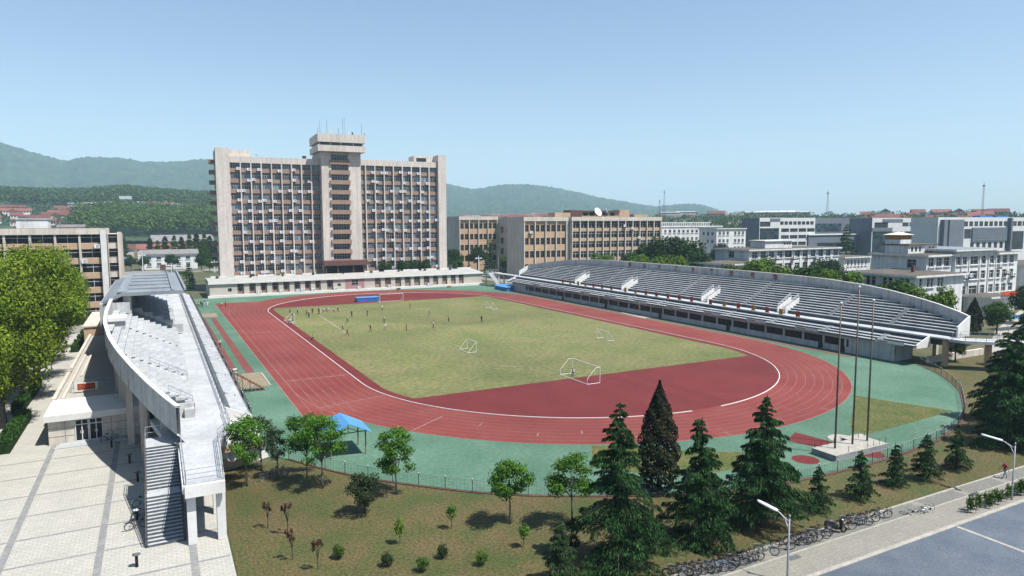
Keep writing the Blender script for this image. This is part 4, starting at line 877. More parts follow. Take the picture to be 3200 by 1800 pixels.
for k, (x, y, z) in enumerate([(100.2, 5.3, 11.6), (105.0, 5.3, 12.0), (109.0, 5.3, 12.1), (116.6, 5.3, 11.9), (123.0, 5.3, 12.0), (127, 5.3, 11.7), (114.6, -46.7, 9.6), (117, -46.7, 9.7), (131, -46.2, 11.7), (134.5, -46.2, 10.0), (137.3, -46.2, 9.2)]):
    copy_thing(acp, (x, y, z), 0, 'air conditioner under a window of the %s, %s from left' % ('white three storey building' if y > 0 else 'large white building', ORD[k if y > 0 else k-6]), 'air conditioners on the white buildings', 1.3)
# ---- white long building and block beyond the trees
F5 = white_block('long_white_building', 'long white building with square windows and a roof trellis, far behind the tree clump', 161, 121, 40, 14, 21.0, [1.5+2.9*i for i in range(13)], 3.8, 19.7, 1.5, 1.5, [(3, 18), (3, 14)], 'panel', .3, 1)
b = MB()
for i in range(26): b.box(7+i*1.25, 7.5+i*1.25, 8, 8.3, 21.5, 23)
b.box(6.5, 40, 8, 8.3, 23, 23.5); b.build('trellis', ['backwall'], F5.t)
F6 = white_block('white_flats', 'white block with small square windows and a shaded end, left of the grey glass buildings', 180.5, 104, 19.5, 12, 20.0, [1.4, 4.0, 6.6, 11.6, 14.2, 16.8], 3.7, 18.8, 1.6, 1.5, [(2, 17), (5, 17), (8, 17), (2, 13.3), (5, 13.3)], 'flatroof', .5, 1)
b = MB(); b.box(8.6, 10.8, .02, .3, 0, 20); b.build('recess', ['backwall'], F6.t)
# ---- modern grey and white buildings at the right
F1 = Bld('modern_block', 'white and grey modern block with a dark glass corner, leftmost of the modern buildings', 'building', 214.5, 108.7); t = F1.t
b = MB(); b.box(0.3, 42, .3, 12, 0, 25.6); F1.fbox(b, lambda a, o, z: (a, .3-o, z), 0, 42, 0, .3, 24, 25.6)
hf = [(15+3.3*i, 21.9, 2.6, 1.8) for i in range(8)] + [(16+6.6*i, 18.1-3.55*k, 5.9, 1.9) for i in range(4) for k in range(4)]
F1.facade(b, lambda a, o, z: (a, .3-o, z), 42, 0, 24, hf+[(.3, 0, 14, 20.2), (.3, 21, 7.6, 2.6)], .3); b.build('wall', ['panel'], t)
F1.windows('F', lambda a, o, z: (a, .28-o, z), hf, 3, (.5,), 'glass', 'frame_dark'); F1.windows('F', lambda a, o, z: (a, .28-o, z), [(.3, 0, 14, 20.2), (.3, 21, 7.6, 2.6)], 8, tuple(i/12 for i in range(1, 12)), 'glass_green', 'frame_dark', fw=.05)
b = MB(); b.box(-.05, .3, 0.02, 12, 0, 25.5); b.build('shaded_side', ['greyclad'], t); b = MB(); b.box(7.7, 14.8, -.3, 0, 24.1, 25.3); b.build('grey_panel', ['greyclad'], t)  # shade on the left end wall is put into its dark grey skin
F2 = Bld('modern_block', 'recessed dark grey modern range with ribbon windows between the two white fronted blocks', 'building', 256.8, 122); t = F2.t
b = MB(); b.box(0, 62, 0, 12, 0, 25.7); b.build('wall', ['greyclad'], t)  # shaded recessed front; its darkness is put into the grey cladding colour
F2.windows('F', lambda a, o, z: (a, -o, z), [(3, 17.8, 36, 4.6), (2, 9, 38, 4)], 14, (.33, .66), 'glass_green', 'frame_dark', fw=.06)
b = MB(); b.box(-6, 34, -14, -8, 0, 16.2); b.build('low_wing', ['greyclad'], t); b = MB(); b.box(-6.5, 34.5, -14.5, -7.5, 16.2, 16.7); b.build('low_roof', ['panel'], t)
F2.windows('F', lambda a, o, z: (a, -14-o, z), [(1, 8, 31, 4)], 10, (.5,), 'glass_green', 'frame_dark', fw=.06)
F3 = Bld('modern_block', 'white banded modern block with a large dark glass wall, centre of the modern buildings', 'building', 292, 100); t = F3.t
b = MB(); b.box(.3, 62, .3, 14, 0, 25.5)
hf = [(27+6.6*i, 20.6, 5.8, 2.3) for i in range(5)] + [(29.5+6.6*i, 15.8-3.8*k, 5.8, 2.0) for i in range(4) for k in range(4)]
bigg = [(.6, 0, 27, 17.7)]; F3.facade(b, lambda a, o, z: (a, .3-o, z), 60, 0, 25.5, hf+bigg+[(2, 20, 12, 3)], .3); b.build('wall', ['panel'], t)
F3.windows('F', lambda a, o, z: (a, .28-o, z), hf, 2, (.5,), 'glass', 'frame_dark'); F3.windows('F', lambda a, o, z: (a, .28-o, z), bigg+[(2, 20, 12, 3)], 12, tuple(i/9 for i in range(1, 9)), 'glass_green', 'frame_dark', fw=.05)
for q in ((-.05, .3, .02, 14, 0, 25.4), (9, 27, -.25, 0, 23.3, 24.9), (0, 18, -.22, 0, 18.2, 20), (52, 60, -.3, 0, 5, 20.5)): b = MB(); b.box(*q); b.build('grey_panel', ['greyclad'], t)
F4 = Bld('modern_block', 'wide modern block with tall grey blade walls and a ribbed grey panel', 'building', 285, 60); t = F4.t
b = MB(); b.box(.3, 84, .3, 14, 0, 25.5); hf = [(22.5+4.6*i, 20.8, 3.4, 2.6) for i in range(9)] + [(68+5*i, 20.8, 4.2, 2.6) for i in range(3)] + [(23, 14.5, 6, 5)] + [(29+5.5*i, 8.5, 3.2, 4) for i in range(7)] + [(68, 8, 12, 10)]
F4.facade(b, lambda a, o, z: (a, .3-o, z), 84, 0, 25.5, hf, .3); b.build('wall', ['panel'], t)
F4.windows('F', lambda a, o, z: (a, .28-o, z), hf, 2, (.5,), 'glass', 'frame_dark')
for a0, a1, z1 in ((2, 5, 24.3), (6.5, 19, 24.3), (63, 64.5, 25.2)): b = MB(); b.box(a0, a1, -2, .0, 0, z1); b.build('blade_wall', ['greyclad'], t)
b = MB(); b.box(29.5, 67, -.6, -.02, 13, 20.2)
for k in range(6): b.box(29.5, 67, -.68, -.6, 13.4+k*1.15, 13.9+k*1.15)
b.build('ribbed_panel', ['greyclad'], t)
for a in (10, 26): b = MB(); b.box(a+34, a+46, 4, 8, 25.5, 26.4); b.build('roof_unit', ['blue'], t)
# ---- low houses and long roofs behind the left stand
H1 = white_block('low_house', 'two storey pale house with a low grey roof behind the roof of the left stand', -67, 252, 26, 8, 7.4, [(2.5+4.5*i) for i in range(5)], 3.2, 6.6, 1.5, 2.0, (), 'slateroof', .6)
b = MB(); n = len(b.v)
def gable(b, x0, x1, y0, y1, z0, zr, m=0):
    n = len(b.v); ym = (y0+y1)/2; b.v += [(x0, y0, z0), (x1, y0, z0), (x1, y1, z0), (x0, y1, z0), (x0, ym, zr), (x1, ym, zr)]
    for f in ((0, 1, 5, 4), (2, 3, 4, 5), (1, 2, 5), (3, 0, 4), (3, 2, 1, 0)): b.f.append(tuple(n+i for i in f)); b.m.append(m)
gable(b, -.8, 26.8, -.8, 9, 7.93, 10.2); b.build('pitched_roof', ['slateroof'], H1.t)
b = MB(); b.box(8.5, 11, -.3, .0, 0, 2.6); b.build('door', ['brown'], H1.t)
H2 = thing('long_hall', 'long hall with a plain dark grey pitched roof at the edge of the wood', 'hall', (-62, 470, 0))
b = MB(); b.box(0, 44, 0, 14, 0, 9.5); b.build('wall', ['tan2'], H2)
b = MB(); gable(b, -1, 45, -1, 15, 9.5, 14.6); b.build('roof', ['slateroof'], H2)
# ---------------------------------------------------------------- vegetation
def cards(rg, P, size, nrm=None, flat=0.55, aspect=1.0):
    """leaf-sized quads at points P, facing loosely along nrm"""
    n = len(P); d = rg.normal(0, 1, (n, 3))
    if nrm is not None: d = nrm + d*flat
    d /= np.linalg.norm(d, axis=1)[:, None]+1e-9
    h = rg.normal(0, 1, (n, 3)); a = np.cross(d, h); a /= np.linalg.norm(a, axis=1)[:, None]+1e-9; c = np.cross(d, a)
    s = size*rg.uniform(.6, 1.35, n)[:, None]; a = a*s*.5*aspect; c = c*s*.5
    co = np.stack([P-a, P-c*.8, P+a, P+c*.8], 1).reshape(-1, 3)
    return co, np.arange(4*n).reshape(-1, 4)
def crown_mesh(name, seed, clumps, n, size, m, core=None, flat=0.6, shell=.45, sun=None):
    rg = np.random.default_rng(seed); C_ = np.array([c[:3] for c in clumps], float); R = np.array([c[3:6] if len(c) > 4 else (c[3],)*3 for c in clumps], float)
    w = (R.prod(1))**.7; k = rg.choice(len(C_), n, p=w/w.sum()); d = rg.normal(0, 1, (n, 3)); d /= np.linalg.norm(d, axis=1)[:, None]
    r = (1-shell*rg.random(n)**1.5)[:, None]*rg.normal(1, .07, (n, 1)); P = C_[k]+d*r*R[k]
    cen = C_.mean(0); nr = d*.75 + (P-cen)/(np.abs(P-cen).max()+1e-6)*.6; nr[:, 2] += .35
    co, q = cards(rg, P, size, nr, flat)
    return np_mesh(name, co, q, [m])
def trunk_mesh(seed, h, r, limbs, m='wood', lean=0.0, wob=.04, top=None):
    """tapered trunk with limbs; limbs: list of end points, each with the height where it leaves the trunk"""
    rr = random.Random(seed); b = MB(); top = top or h
    pts = [(rr.uniform(-wob, wob)*h*t+lean*t, rr.uniform(-wob, wob)*h*t, h*t) for t in (0, .15, .35, .55, .75, 1)]; pts[0] = (0, 0, -.1)
    b.tube(pts, [r*1.25, r, r*.85, r*.7, r*.5, r*.22], 7)
    for (x, y, z), z0 in limbs:
        t = min(1, z0/h); i = min(4, int(t*5)); q = Vector(pts[i]).lerp(Vector(pts[i+1]), .5); q.z = z0
        mid = q.lerp(Vector((x, y, z)), .5) + Vector((0, 0, .06*h)); b.tube([q, mid, (x, y, z)], [r*.45, r*.3, r*.1], 5)
    return b.mesh('trunk', [m], True)
def clumps_round(seed, cz, rx, rz, n, cr):
    rr = np.random.default_rng(seed); out = []
    for i in range(n):
        d = rr.normal(0, 1, 3); d /= np.linalg.norm(d); t = rr.random()**.4*.78; q = cr*rr.uniform(.7, 1.25)
        out.append((d[0]*rx*t, d[1]*rx*t, cz+d[2]*rz*t, q, q, q*.85))
    return out
TREE = {}
def make_tree(key, seed, h, trunk_h, rx, rz, nclump, cr, nleaf, size, leaf, bark='wood', tr=.2, shell=.5, flat=.6):
    cl = clumps_round(seed, h-rz, rx, rz, nclump, cr)
    TREE[key] = (crown_mesh('crown', seed+1, cl, nleaf, size, leaf, shell=shell, flat=flat), trunk_mesh(seed+2, h-rz*.9, tr, [((c[0]*.8, c[1]*.8, c[2]), max(trunk_h*.8, min(h-rz*1.1, c[2]-rx*.5))) for c in cl[:7]], bark))
def tree(key, name, label, cat, x, y, z=0, s=1.0, rz=0.0, group=None, sz=None):
    t = thing(name, label, cat, (x, y, z), rz, group); t.scale = (s, s, sz or s)
    put('crown', TREE[key][0], t); put('trunk', TREE[key][1], t); return t
# big yellow green plane trees left of the plaza
for i, (rx, rz) in enumerate(((7.0, 9.0), (6.6, 9.2), (7.4, 8.8))): make_tree('plane%d' % i, 100+i*10, 20.5, 3.5, rx, rz, 50, 2.2, 34000, .28, 'leaf_plane', 'wood_pale', .42, .55)
PL = [(-79.4, -60.5, .96, 0, 'nearest'), (-77.4, -47.0, 1.0, 1, 'second nearest'), (-77.0, -34.0, 1.08, 2, 'tallest'), (-77.4, -20.5, 1.07, 0, 'middle'), (-78.2, -6.5, 1.04, 1, 'fifth'), (-79.0, 9, 1.02, 2, 'sixth'), (-79.6, 24, .93, 0, 'farthest'),
      (-88.5, -51, 1.04, 2, 'nearest in the back row'), (-89, -36, 1.08, 1, 'second in the back row'), (-90, -20, 1.08, 0, 'third in the back row'), (-92, -3, 1.05, 2, 'farthest in the back row'), (-87.5, -64, .84, 1, 'lowest in the back row'), (-80.6, -69.5, .5, 2, 'small and lowest beside the plaza')]
for i, (x, y, s, k, w_) in enumerate(PL): tree('plane%d' % k, 'plane_tree', 'yellow green plane tree with a broad rounded crown, %s' % w_, 'tree', x, y, 0, s, i*1.3, 'plane trees along the plaza path')
# young street trees on the lawn: upright trunk, layered leafy crown
def young(key, seed, h, z0, r, n=1500, leaf='leaf_young', size=.26):
    rr = random.Random(seed); cl = []
    for k in range(26):
        a = rr.uniform(0, 2*PI); t = rr.random(); zz = z0+(h-z0)*(.12+.82*t); q = r*(1.05-.65*abs(t-.45)*1.3)*rr.uniform(.45, .95)
        cl.append((q*math.cos(a), q*math.sin(a), zz, r*.36, r*.36, r*.24))
    cl.append((0, 0, h-.35, r*.4, r*.4, r*.35))
    TREE[key] = (crown_mesh('crown', seed, cl, int(n*2.1), size*.68, leaf, shell=.85, flat=.6), trunk_mesh(seed+3, h*.85, .085, [((c[0], c[1], c[2]), z0*.95) for c in cl[:8]], 'wood_pale', wob=.012))
young('y0', 1, 6.2, 2.2, 2.0, 2200); young('y1', 2, 5.8, 2.0, 2.0, 2200); young('y2', 3, 6.4, 2.4, 2.2, 2400); young('y3', 4, 5.9, 1.7, 1.8, 2100); young('y4', 5, 5.0, 2.1, 1.75, 2100); young('y5', 6, 5.5, 2.4, 2.0, 2300)
young('yo', 7, 5.0, 1.6, 1.15, 1100, 'leaf_olive', .2); young('yo2', 8, 5.6, 2.0, 1.6, 1300, 'leaf_olive', .22)
for i, (k, x, y, lab) in enumerate([('y0', -54.5, -79.2, 'young bright green tree in front of the store room at the stand'), ('y1', -49.3, -79.7, 'young green tree just left of the blue roofed shelter, with a low side clump'), ('y2', -48.6, -83, 'young green tree overlapping the blue roof of the shelter'), ('y3', -43.25, -87.4, 'slender young tree standing alone right of the shelter, leafy down its trunk'), ('y4', -37.2, -97.2, 'small green tree on a bare trunk in mid lawn, left of its twin'), ('y5', -33.2, -99.9, 'small green tree on a bare trunk just left of the tall cedars')]):
    tree(k, 'young_tree', lab, 'tree', x, y, 0, 1, i*.9, 'young trees on the lawn')
tree('yo', 'olive_tree', 'thin dull green tree with a small crown beside the fence end', 'tree', -51.7, -78.4, 0, .95)
tree('yo2', 'olive_tree', 'dark dull green tree behind the young tree at the store room', 'tree', -52.8, -75.8, 0, .95)
# dark round shrub tree
make_tree('shrub', 40, 3.9, .5, 1.75, 1.65, 26, .6, 3600, .17, 'leaf_olive', 'wood', .1, .7)
tree('shrub', 'shrub_tree', 'dense dark round shrub tree alone on the lawn below the fence', 'tree', -46.7, -89.9)
# red leaved saplings
def sapling(seed, h):
    rr = random.Random(seed); b = MB(); tips = []
    b.tube([(0, 0, 0), (.02, 0, h*.4), (.0, .02, h*.5)], [.035, .03, .02], 5)
    for k in range(7):
        a = rr.uniform(0, 2*PI); q = rr.uniform(.12, .42); z = h*rr.uniform(.75, 1.0); b.tube([(0, 0, h*rr.uniform(.25, .45)), (q*.5*math.cos(a), q*.5*math.sin(a), z*.75), (q*math.cos(a), q*math.sin(a), z)], [.018, .014, .008], 4); tips.append((q*math.cos(a), q*math.sin(a), z-.15, .13, .13, .26))
    return crown_mesh('crown', seed, tips, 380, .09, 'leaf_red', shell=.9), b.mesh('trunk', ['wood'])
for i, (x, y, h, lab) in enumerate([(-54.1, -89.1, 2.2, 'dark red sapling farthest back on the left of the lawn'), (-52.9, -90.8, 2.6, 'largest dark red sapling with three leafy heads'), (-53.3, -95.1, 2.2, 'dark red sapling with spread bare stems, nearest the plaza'), (-52.0, -97.3, 2.2, 'dark red sapling with a single tuft, nearest the camera')]):
    TREE['sap'] = sapling(60+i, h); tree('sap', 'red_sapling', lab, 'sapling', x, y, 0, 1, i, 'dark red saplings')
def bush_mesh(seed, r, h, n, size, leaf): return crown_mesh('crown', seed, [(0, 0, h*.55, r*.85, r*.85, h*.5)] + clumps_round(seed, h*.55, r*.8, h*.42, 10, r*.35), n, size, leaf, shell=.5)
def stem_mesh(h): b = MB(); b.tube([(0, 0, -.05), (.02, .01, h*.6)], [.03, .015], 5); return b.mesh('trunk', ['wood'])
for i, (x, y, h, lab) in enumerate([(-41.6, -95.9, 1.9, 'bright green bushy sapling in the middle of the lawn'), (-45.9, -96.4, 1.9, 'lime coloured sapling on a thin stem, left of the bright one'), (-38.1, -101.1, 1.7, 'bright green sapling in front of the two bare trunked trees')]):
    TREE['g'] = (bush_mesh(70+i, .48, h*.75, 420, .14, 'leaf_lime' if i == 1 else 'leaf_young'), stem_mesh(h)); t = tree('g', 'green_sapling', lab, 'sapling', x, y, 0, 1, i, 'green saplings'); 
    for c in kids(t):
        if c.name.startswith('crown'): c.location.z = h*.3
for i, (x, y, lab) in enumerate([(-50.4, -96.4, 'clipped round bush, leftmost of the five on the lawn'), (-47.7, -99.1, 'clipped round bush, second from the left and dark'), (-45.8, -100.9, 'clipped round bush lowest in view of the five'), (-43.9, -99.8, 'clipped round bush farthest back near the middle of the five'), (-41.9, -102.0, 'clipped round bush, rightmost of the five')]):
    TREE['b'] = (bush_mesh(80+i, .52, 1.0, 800, .10, 'leaf_olive' if i % 2 else 'leaf_mid'), stem_mesh(.8)); tree('b', 'round_bush', lab, 'bush', x, y, 0, 1, i, 'clipped round bushes')
# cedars: whorls of drooping, feathered branches
def cedar(seed, h, R, n_lev, per, dens, leaf, z0=.06, droop=.5, size=.42, power=.85, pw=.82):
    rg = np.random.default_rng(seed); P = []; A = []; b = MB()
    b.tube([(0, 0, -.1), (rg.normal(0, .02)*h*.3, 0, h*.5), (rg.normal(0, .015)*h, rg.normal(0, .015)*h, h)], [R*.075+.06, R*.05+.03, .02], 7)
    for i in range(n_lev):
        t = ((i+rg.uniform(-.3, .3)+.3)/(n_lev+.3))**pw; t = min(max(t, 0), .985); z = h*(z0+(1-z0)*t); Lb = R*((1-t)**power*.95+.05)*1.0
        for k in range(per):
            a = rg.uniform(0, 2*PI); L_ = Lb*rg.uniform(.45, 1.22); up = rg.uniform(.02, .32); n = max(4, int(dens*L_))
            s = rg.random(n)**.75; wdt = .34*L_*np.sin(PI*np.clip(s, .06, .96))*.9
            lat = rg.uniform(-1, 1, n)*wdt; x = s*L_; zz = z + up*x - droop*L_*s**2.1*.62 - rg.random(n)*.22*L_**.5*.7 - np.abs(lat)*.25
            ca, sa = math.cos(a), math.sin(a)
            P.append(np.stack([x*ca-lat*sa, x*sa+lat*ca, zz], -1))
            o = np.stack([np.full(n, ca)*.75-np.sign(lat)*sa*.4, np.full(n, sa)*.75+np.sign(lat)*ca*.4, -(.25+.8*s)], -1); A.append(o)
            if L_ > .8 and i % 2 == 0:
                b.tube([(0, 0, z), (ca*L_*.5, sa*L_*.5, z+up*.5*L_-droop*L_*.62*.23), (ca*L_*.92, sa*L_*.92, z+up*.9*L_-droop*L_*.52)], [.05, .03, .01], 4)
    P = np.concatenate(P); A = np.concatenate(A)+rg.normal(0, .28, (len(P), 3)) if 0 else np.concatenate(A); A = A+rg.normal(0, .28, A.shape); A /= np.linalg.norm(A, axis=1)[:, None]
    n = len(P); S = size*rg.uniform(.6, 1.4, n)[:, None]; h_ = rg.normal(0, 1, (n, 3)); h_[:, 2] *= .35; Wv = np.cross(A, h_); Wv /= np.linalg.norm(Wv, axis=1)[:, None]+1e-9; Wv = Wv*S*.13
    co = np.stack([P-A*S*.3, P-Wv, P+A*S*.7, P+Wv], 1).reshape(-1, 3)
    return np_mesh('crown', co, np.arange(4*n).reshape(-1, 4), [leaf]), b.mesh('trunk', ['wood'])
def conifer(name, lab, cat, x, y, mesh, rz=0, s=1, group=None):
    t = thing(name, lab, cat, (x, y, 0), rz, group); t.scale = (s,)*3; put('crown', mesh[0], t); put('trunk', mesh[1], t); return t
for i, (x, y, h, R, lab) in enumerate([(-33.6, -106.4, 11.5, 4.0, 'tall drooping cedar, leftmost and nearest of the three large ones'), (-26.3, -106.3, 9.5, 3.35, 'drooping cedar, middle of the three large ones'), (-19.9, -106.6, 10.45, 4.1, 'broad dark drooping cedar, rightmost of the three large ones')]):
    conifer('cedar', lab, 'cedar', x, y, cedar(200+i, h, R, 27, 6, 125, 'needle', .05, .5, .26, .95), 0, 1, 'large cedars by the parking strip')
sm = [cedar(230, 4.3, 1.75, 17, 6, 85, 'needle', .06, .4, .2, .9), cedar(231, 4.0, 1.6, 16, 6, 85, 'needle', .06, .4, .2, .9)]
for i, (x, y, s, k, lab) in enumerate([(-8.7, -106.9, 1.0, 0, 'small cedar between the lying bicycles and the flagpole base'), (-3.25, -106.5, .98, 1, 'small cedar second of the row along the sidewalk lawn'), (.4, -107, 1.02, 0, 'small dense cedar third of the row along the sidewalk lawn'), (5.6, -106.8, 1.05, 1, 'small cedar at the right end of the row, beside the large dark trees'), (-14.0, -106.9, .9, 0, 'small dark cedar tucked against the right large cedar')]):
    conifer('small_cedar', lab, 'cedar', x, y, sm[k], i*1.7, s, 'small cedars on the lawn strip')
conifer('young_cedar', 'pale green young cedar at the bottom edge, left of the tall cedar', 'cedar', -38.4, -106.6, cedar(240, 4.3, 1.8, 20, 7, 100, 'needle_light', .04, .4, .2, .9))
young('dk', 9, 2.6, .4, .7, 700, 'leaf_dark', .16); tree('dk', 'dark_bush', 'dark upright bush between the pale young cedar and the tall cedar', 'bush', -35.6, -103.6)
bg_ = [cedar(250, 12, 4.6, 24, 7, 75, 'needle', .04, .65, .34, .75), cedar(251, 13, 4.8, 24, 7, 75, 'needle', .04, .65, .34, .75)]
for i, (x, y, s, k, lab) in enumerate([(17.3, -105.7, .93, 0, 'very dark large cedar behind the right street lamp'), (22.3, -103.4, .92, 1, 'very dark large cedar at the right edge of the view'), (27.0, -100, .9, 0, 'large dark cedar nearest the bend of the curved fence'), (31, -104, 1.0, 1, 'large dark cedar mostly outside the right edge'), (63, -86, .98, 1, 'tall dark cedar at the right edge beyond the footbridge')]):
    conifer('dark_cedar', lab, 'cedar', x, y, bg_[k], i*1.1, s, 'dark cedars at the right')
# narrow cypress
rg = np.random.default_rng(77); n = 9000; t_ = rg.random(n)**.8; rad = 1.55*np.sin(np.clip(.12+t_*.9, 0, 1)*PI)**.55*(1-t_)**.42*1.35; a_ = rg.uniform(0, 2*PI, n); rr_ = rad*(1-.35*rg.random(n)**2)*(1+.12*np.sin(a_*5+t_*30))
P = np.stack([rr_*np.cos(a_), rr_*np.sin(a_), .35+t_*9.7], -1); co, q = cards(rg, P, .24, np.stack([np.cos(a_), np.sin(a_), 0*a_+.5], -1), .5)
cyp = np_mesh('crown', co, q, ['needle_dark']); b = MB(); b.tube([(0, 0, -.1), (0, 0, 8)], [.16, .03], 6); cyt = b.mesh('trunk', ['wood'])
def cypress(lab, x, y, s, z=0): t = thing('cypress', lab, 'cypress', (x, y, z), x); t.scale = (s[0], s[0], s[1]); put('crown', cyp, t); put('trunk', cyt, t)
cypress('tall dark spindle shaped cypress between the two left cedars, at the fence', -22.8, -97.6, (1.0, .98))
cypress('black green cypress standing behind the near end of the right stand', 90.5, -62.5, (.95, .76))
# trees behind the right stand and around the white buildings
make_tree('mid0', 300, 10, 2.5, 4.3, 4.0, 26, 1.5, 5500, .42, 'leaf_mid', 'wood', .22); make_tree('mid1', 310, 10, 2.2, 4.6, 3.8, 28, 1.5, 5500, .42, 'leaf_dark', 'wood', .22); make_tree('mid2', 320, 10, 2.2, 4.2, 4.0, 26, 1.4, 5500, .40, 'leaf_lime', 'wood', .2)
MT = [(87, 28, 1.95, 1, 'large dark tree at the centre of the clump hiding the long beige block'), (93, 46, 1.66, 1, 'large dark tree leftmost in the clump before the long beige block'), (84, 12, 1.46, 1, 'dark tree at the right end of the clump by the white annex'), (97, 33, 1.8, 1, 'dark tree at the back of the clump before the long beige block'), (101, 60, 1.4, 1, 'dark tree at the far left foot of the long beige block'), (80, 38, 1.5, 0, 'green tree low in front of the clump before the long beige block'), (79, 20, 1.5, 0, 'green tree low in front of the clump, nearer the white annex'),
      (72.5, 46, 1.45, 2, 'low bright tree over the stand wall at the foot of the nearest beige block'), (72, 25, 1.5, 2, 'low bright tree just over the middle of the stand wall'), (72.5, 12, 1.5, 2, 'low bright tree over the stand wall left of the white annex'), (73.5, -10, 1.36, 0, 'smaller green tree left of the rounded one at the white annex'), (74, -20.5, 1.62, 2, 'rounded green tree in front of the three storey building'), (73.5, -29.5, 1.4, 2, 'bright green tree in the run over the stand wall, left of its gap'), (74, -36.5, 1.5, 0, 'bright green tree in the run over the stand wall, before the small building'), (73.5, -43.5, 1.42, 2, 'green tree at the low end of the run over the stand wall'), (84, -24, 1.22, 1, 'dark reddish green tree showing above the run of bright ones'),
      (75, -55.5, 1.28, 0, 'round dark green tree in front of the white single wing'), (75, -62.5, 1.2, 2, 'yellowish round tree at the near end of the right stand'), (93.5, -65.5, .76, 0, 'green tree right of the cypress behind the stand'), (116, -60, .9, 1, 'dark round tree at the right foot of the white building'), (98, -71, .55, 1, 'small dark tree beside the blue canopy'), (57.5, -77.5, .52, 0, 'small round green tree in front of the footbridge piers'), (66, -85, .6, 1, 'small dark tree under the right footbridge'), (130, 2, 1.2, 1, 'dark conical tree between the small building and the grey block'),
      (190, 90, 1.3, 2, 'tree behind the flat roof of the three storey building'), (172, 92, 1.4, 1, 'dark tree before the white block with small windows')]
for i, (x, y, s, k, lab) in enumerate(MT): tree('mid%d' % k, 'broadleaf_tree', lab, 'tree', x, y, 0, s, i*.8, 'broadleaf trees round the right stand')
conifer('tall_conifer', 'tall dark conifer rising before the recessed grey range', 'conifer', 170, 26, cedar(260, 23, 5.2, 20, 8, 9, 'needle', .05, .35, .9, .7))
# trees between podium and laboratory blocks
for i, (k, x, y, s, lab) in enumerate([('mid1', 66, 158, 1.15, 'dark tree at the foot of the farther laboratory block'), ('mid0', 60, 140, .8, 'low green tree right of the high-rise corner'), ('mid1', 78, 158, 1.25, 'dark leafy tree before the farther laboratory block windows'), ('mid0', 84, 140, .85, 'green tree in the shaded corner by the linking wing'), ('mid1', 57, 150, .9, 'dark tree close behind the right corner of the high-rise')]): tree(k, 'broadleaf_tree', lab, 'tree', x, y, 0, s, i, 'trees at the laboratory blocks')
conifer('dark_conifer', 'dark ragged conifer in front of the linking wing', 'conifer', 73.5, 135, cedar(261, 17, 4.2, 18, 8, 9, 'needle', .05, .4, .8, .7))
conifer('dark_conifer', 'dark ragged conifer beside the left end of the low white building', 'conifer', -50.5, 122, cedar(262, 9.5, 3.4, 16, 8, 12, 'needle', .05, .45, .6, .7))
for i, (x, w_) in enumerate(((24.3, 6.4), (31.4, 5.6), (36.2, 6.2), (40.8, 5.2))):
    TREE['hb'] = (bush_mesh(90+i, w_*.56, 4.5, 2600, .34, 'leaf_dark'), stem_mesh(2)); tree('hb', 'clipped_bush', 'dark clipped bush on the terrace before the high-rise, %s of four' % ('leftmost', 'second from the left', 'third from the left', 'rightmost')[i], 'bush', -37+x+28, 105.0, 4.8, 1, i, 'dark bushes before the high-rise')
for i in range(9):
    TREE['pl'] = (bush_mesh(120+i, .7, .9, 120, .25, 'leaf_olive'), stem_mesh(.5)); tree('pl', 'planter_shrub', 'small dull planter shrub on the low building roof, %s from the left' % ORD[i], 'shrub', -43+10.3*i, 99.2, 5.5, 1, i, 'planter shrubs on the low building')
# conical trees and round ones behind the left stand
cn = [cedar(270, 17, 3.6, 18, 8, 34, 'leaf_mid', .04, .25, 1.1, .75), cedar(271, 17, 3.9, 18, 8, 34, 'leaf_dark', .04, .25, 1.1, .75)]
for i, (x, y, s) in enumerate([(-75.6, 300, .95), (-63, 302, .95), (-59, 298, .85), (-55.2, 301, 1.0), (-50.5, 298, 1.02), (-46.4, 303, .98), (-42.3, 299, 1.08), (-38.6, 302, 1.1), (-34.5, 298, 1.1), (-31.3, 304, 1.0), (-36, 280, .9), (-31, 270, .85), (-40, 276, .8)]):
    conifer('conical_tree', 'tall green conical tree in the row behind the low house, %s' % (ORD[i]+' from left' if i < 9 else ORD[i-9]+' in front'), 'tree', x, y, cn[i % 2], i, s, 'conical trees behind the low house')
for i, (k, x, y, s, lab) in enumerate([('mid1', -53.3, 238, .85, 'round dark tree in front of the low house door'), ('mid1', -78, 248, .8, 'dark pine like tree left of the low house'), ('mid1', -71.5, 246, .75, 'dark pine like tree by the left lamp mast'), ('mid1', -66, 247, .72, 'dark tree overlapping the left end of the low house'), ('mid0', -84, 250, .8, 'green tree behind the corner of the classroom block'), ('mid1', -40, 236, .9, 'dark tree at the right end of the low house'), ('mid0', -37, 225, .7, 'low tree near the left end of the high-rise')]): tree(k, 'broadleaf_tree', lab, 'tree', x, y, 0, s, i, 'trees round the low house')
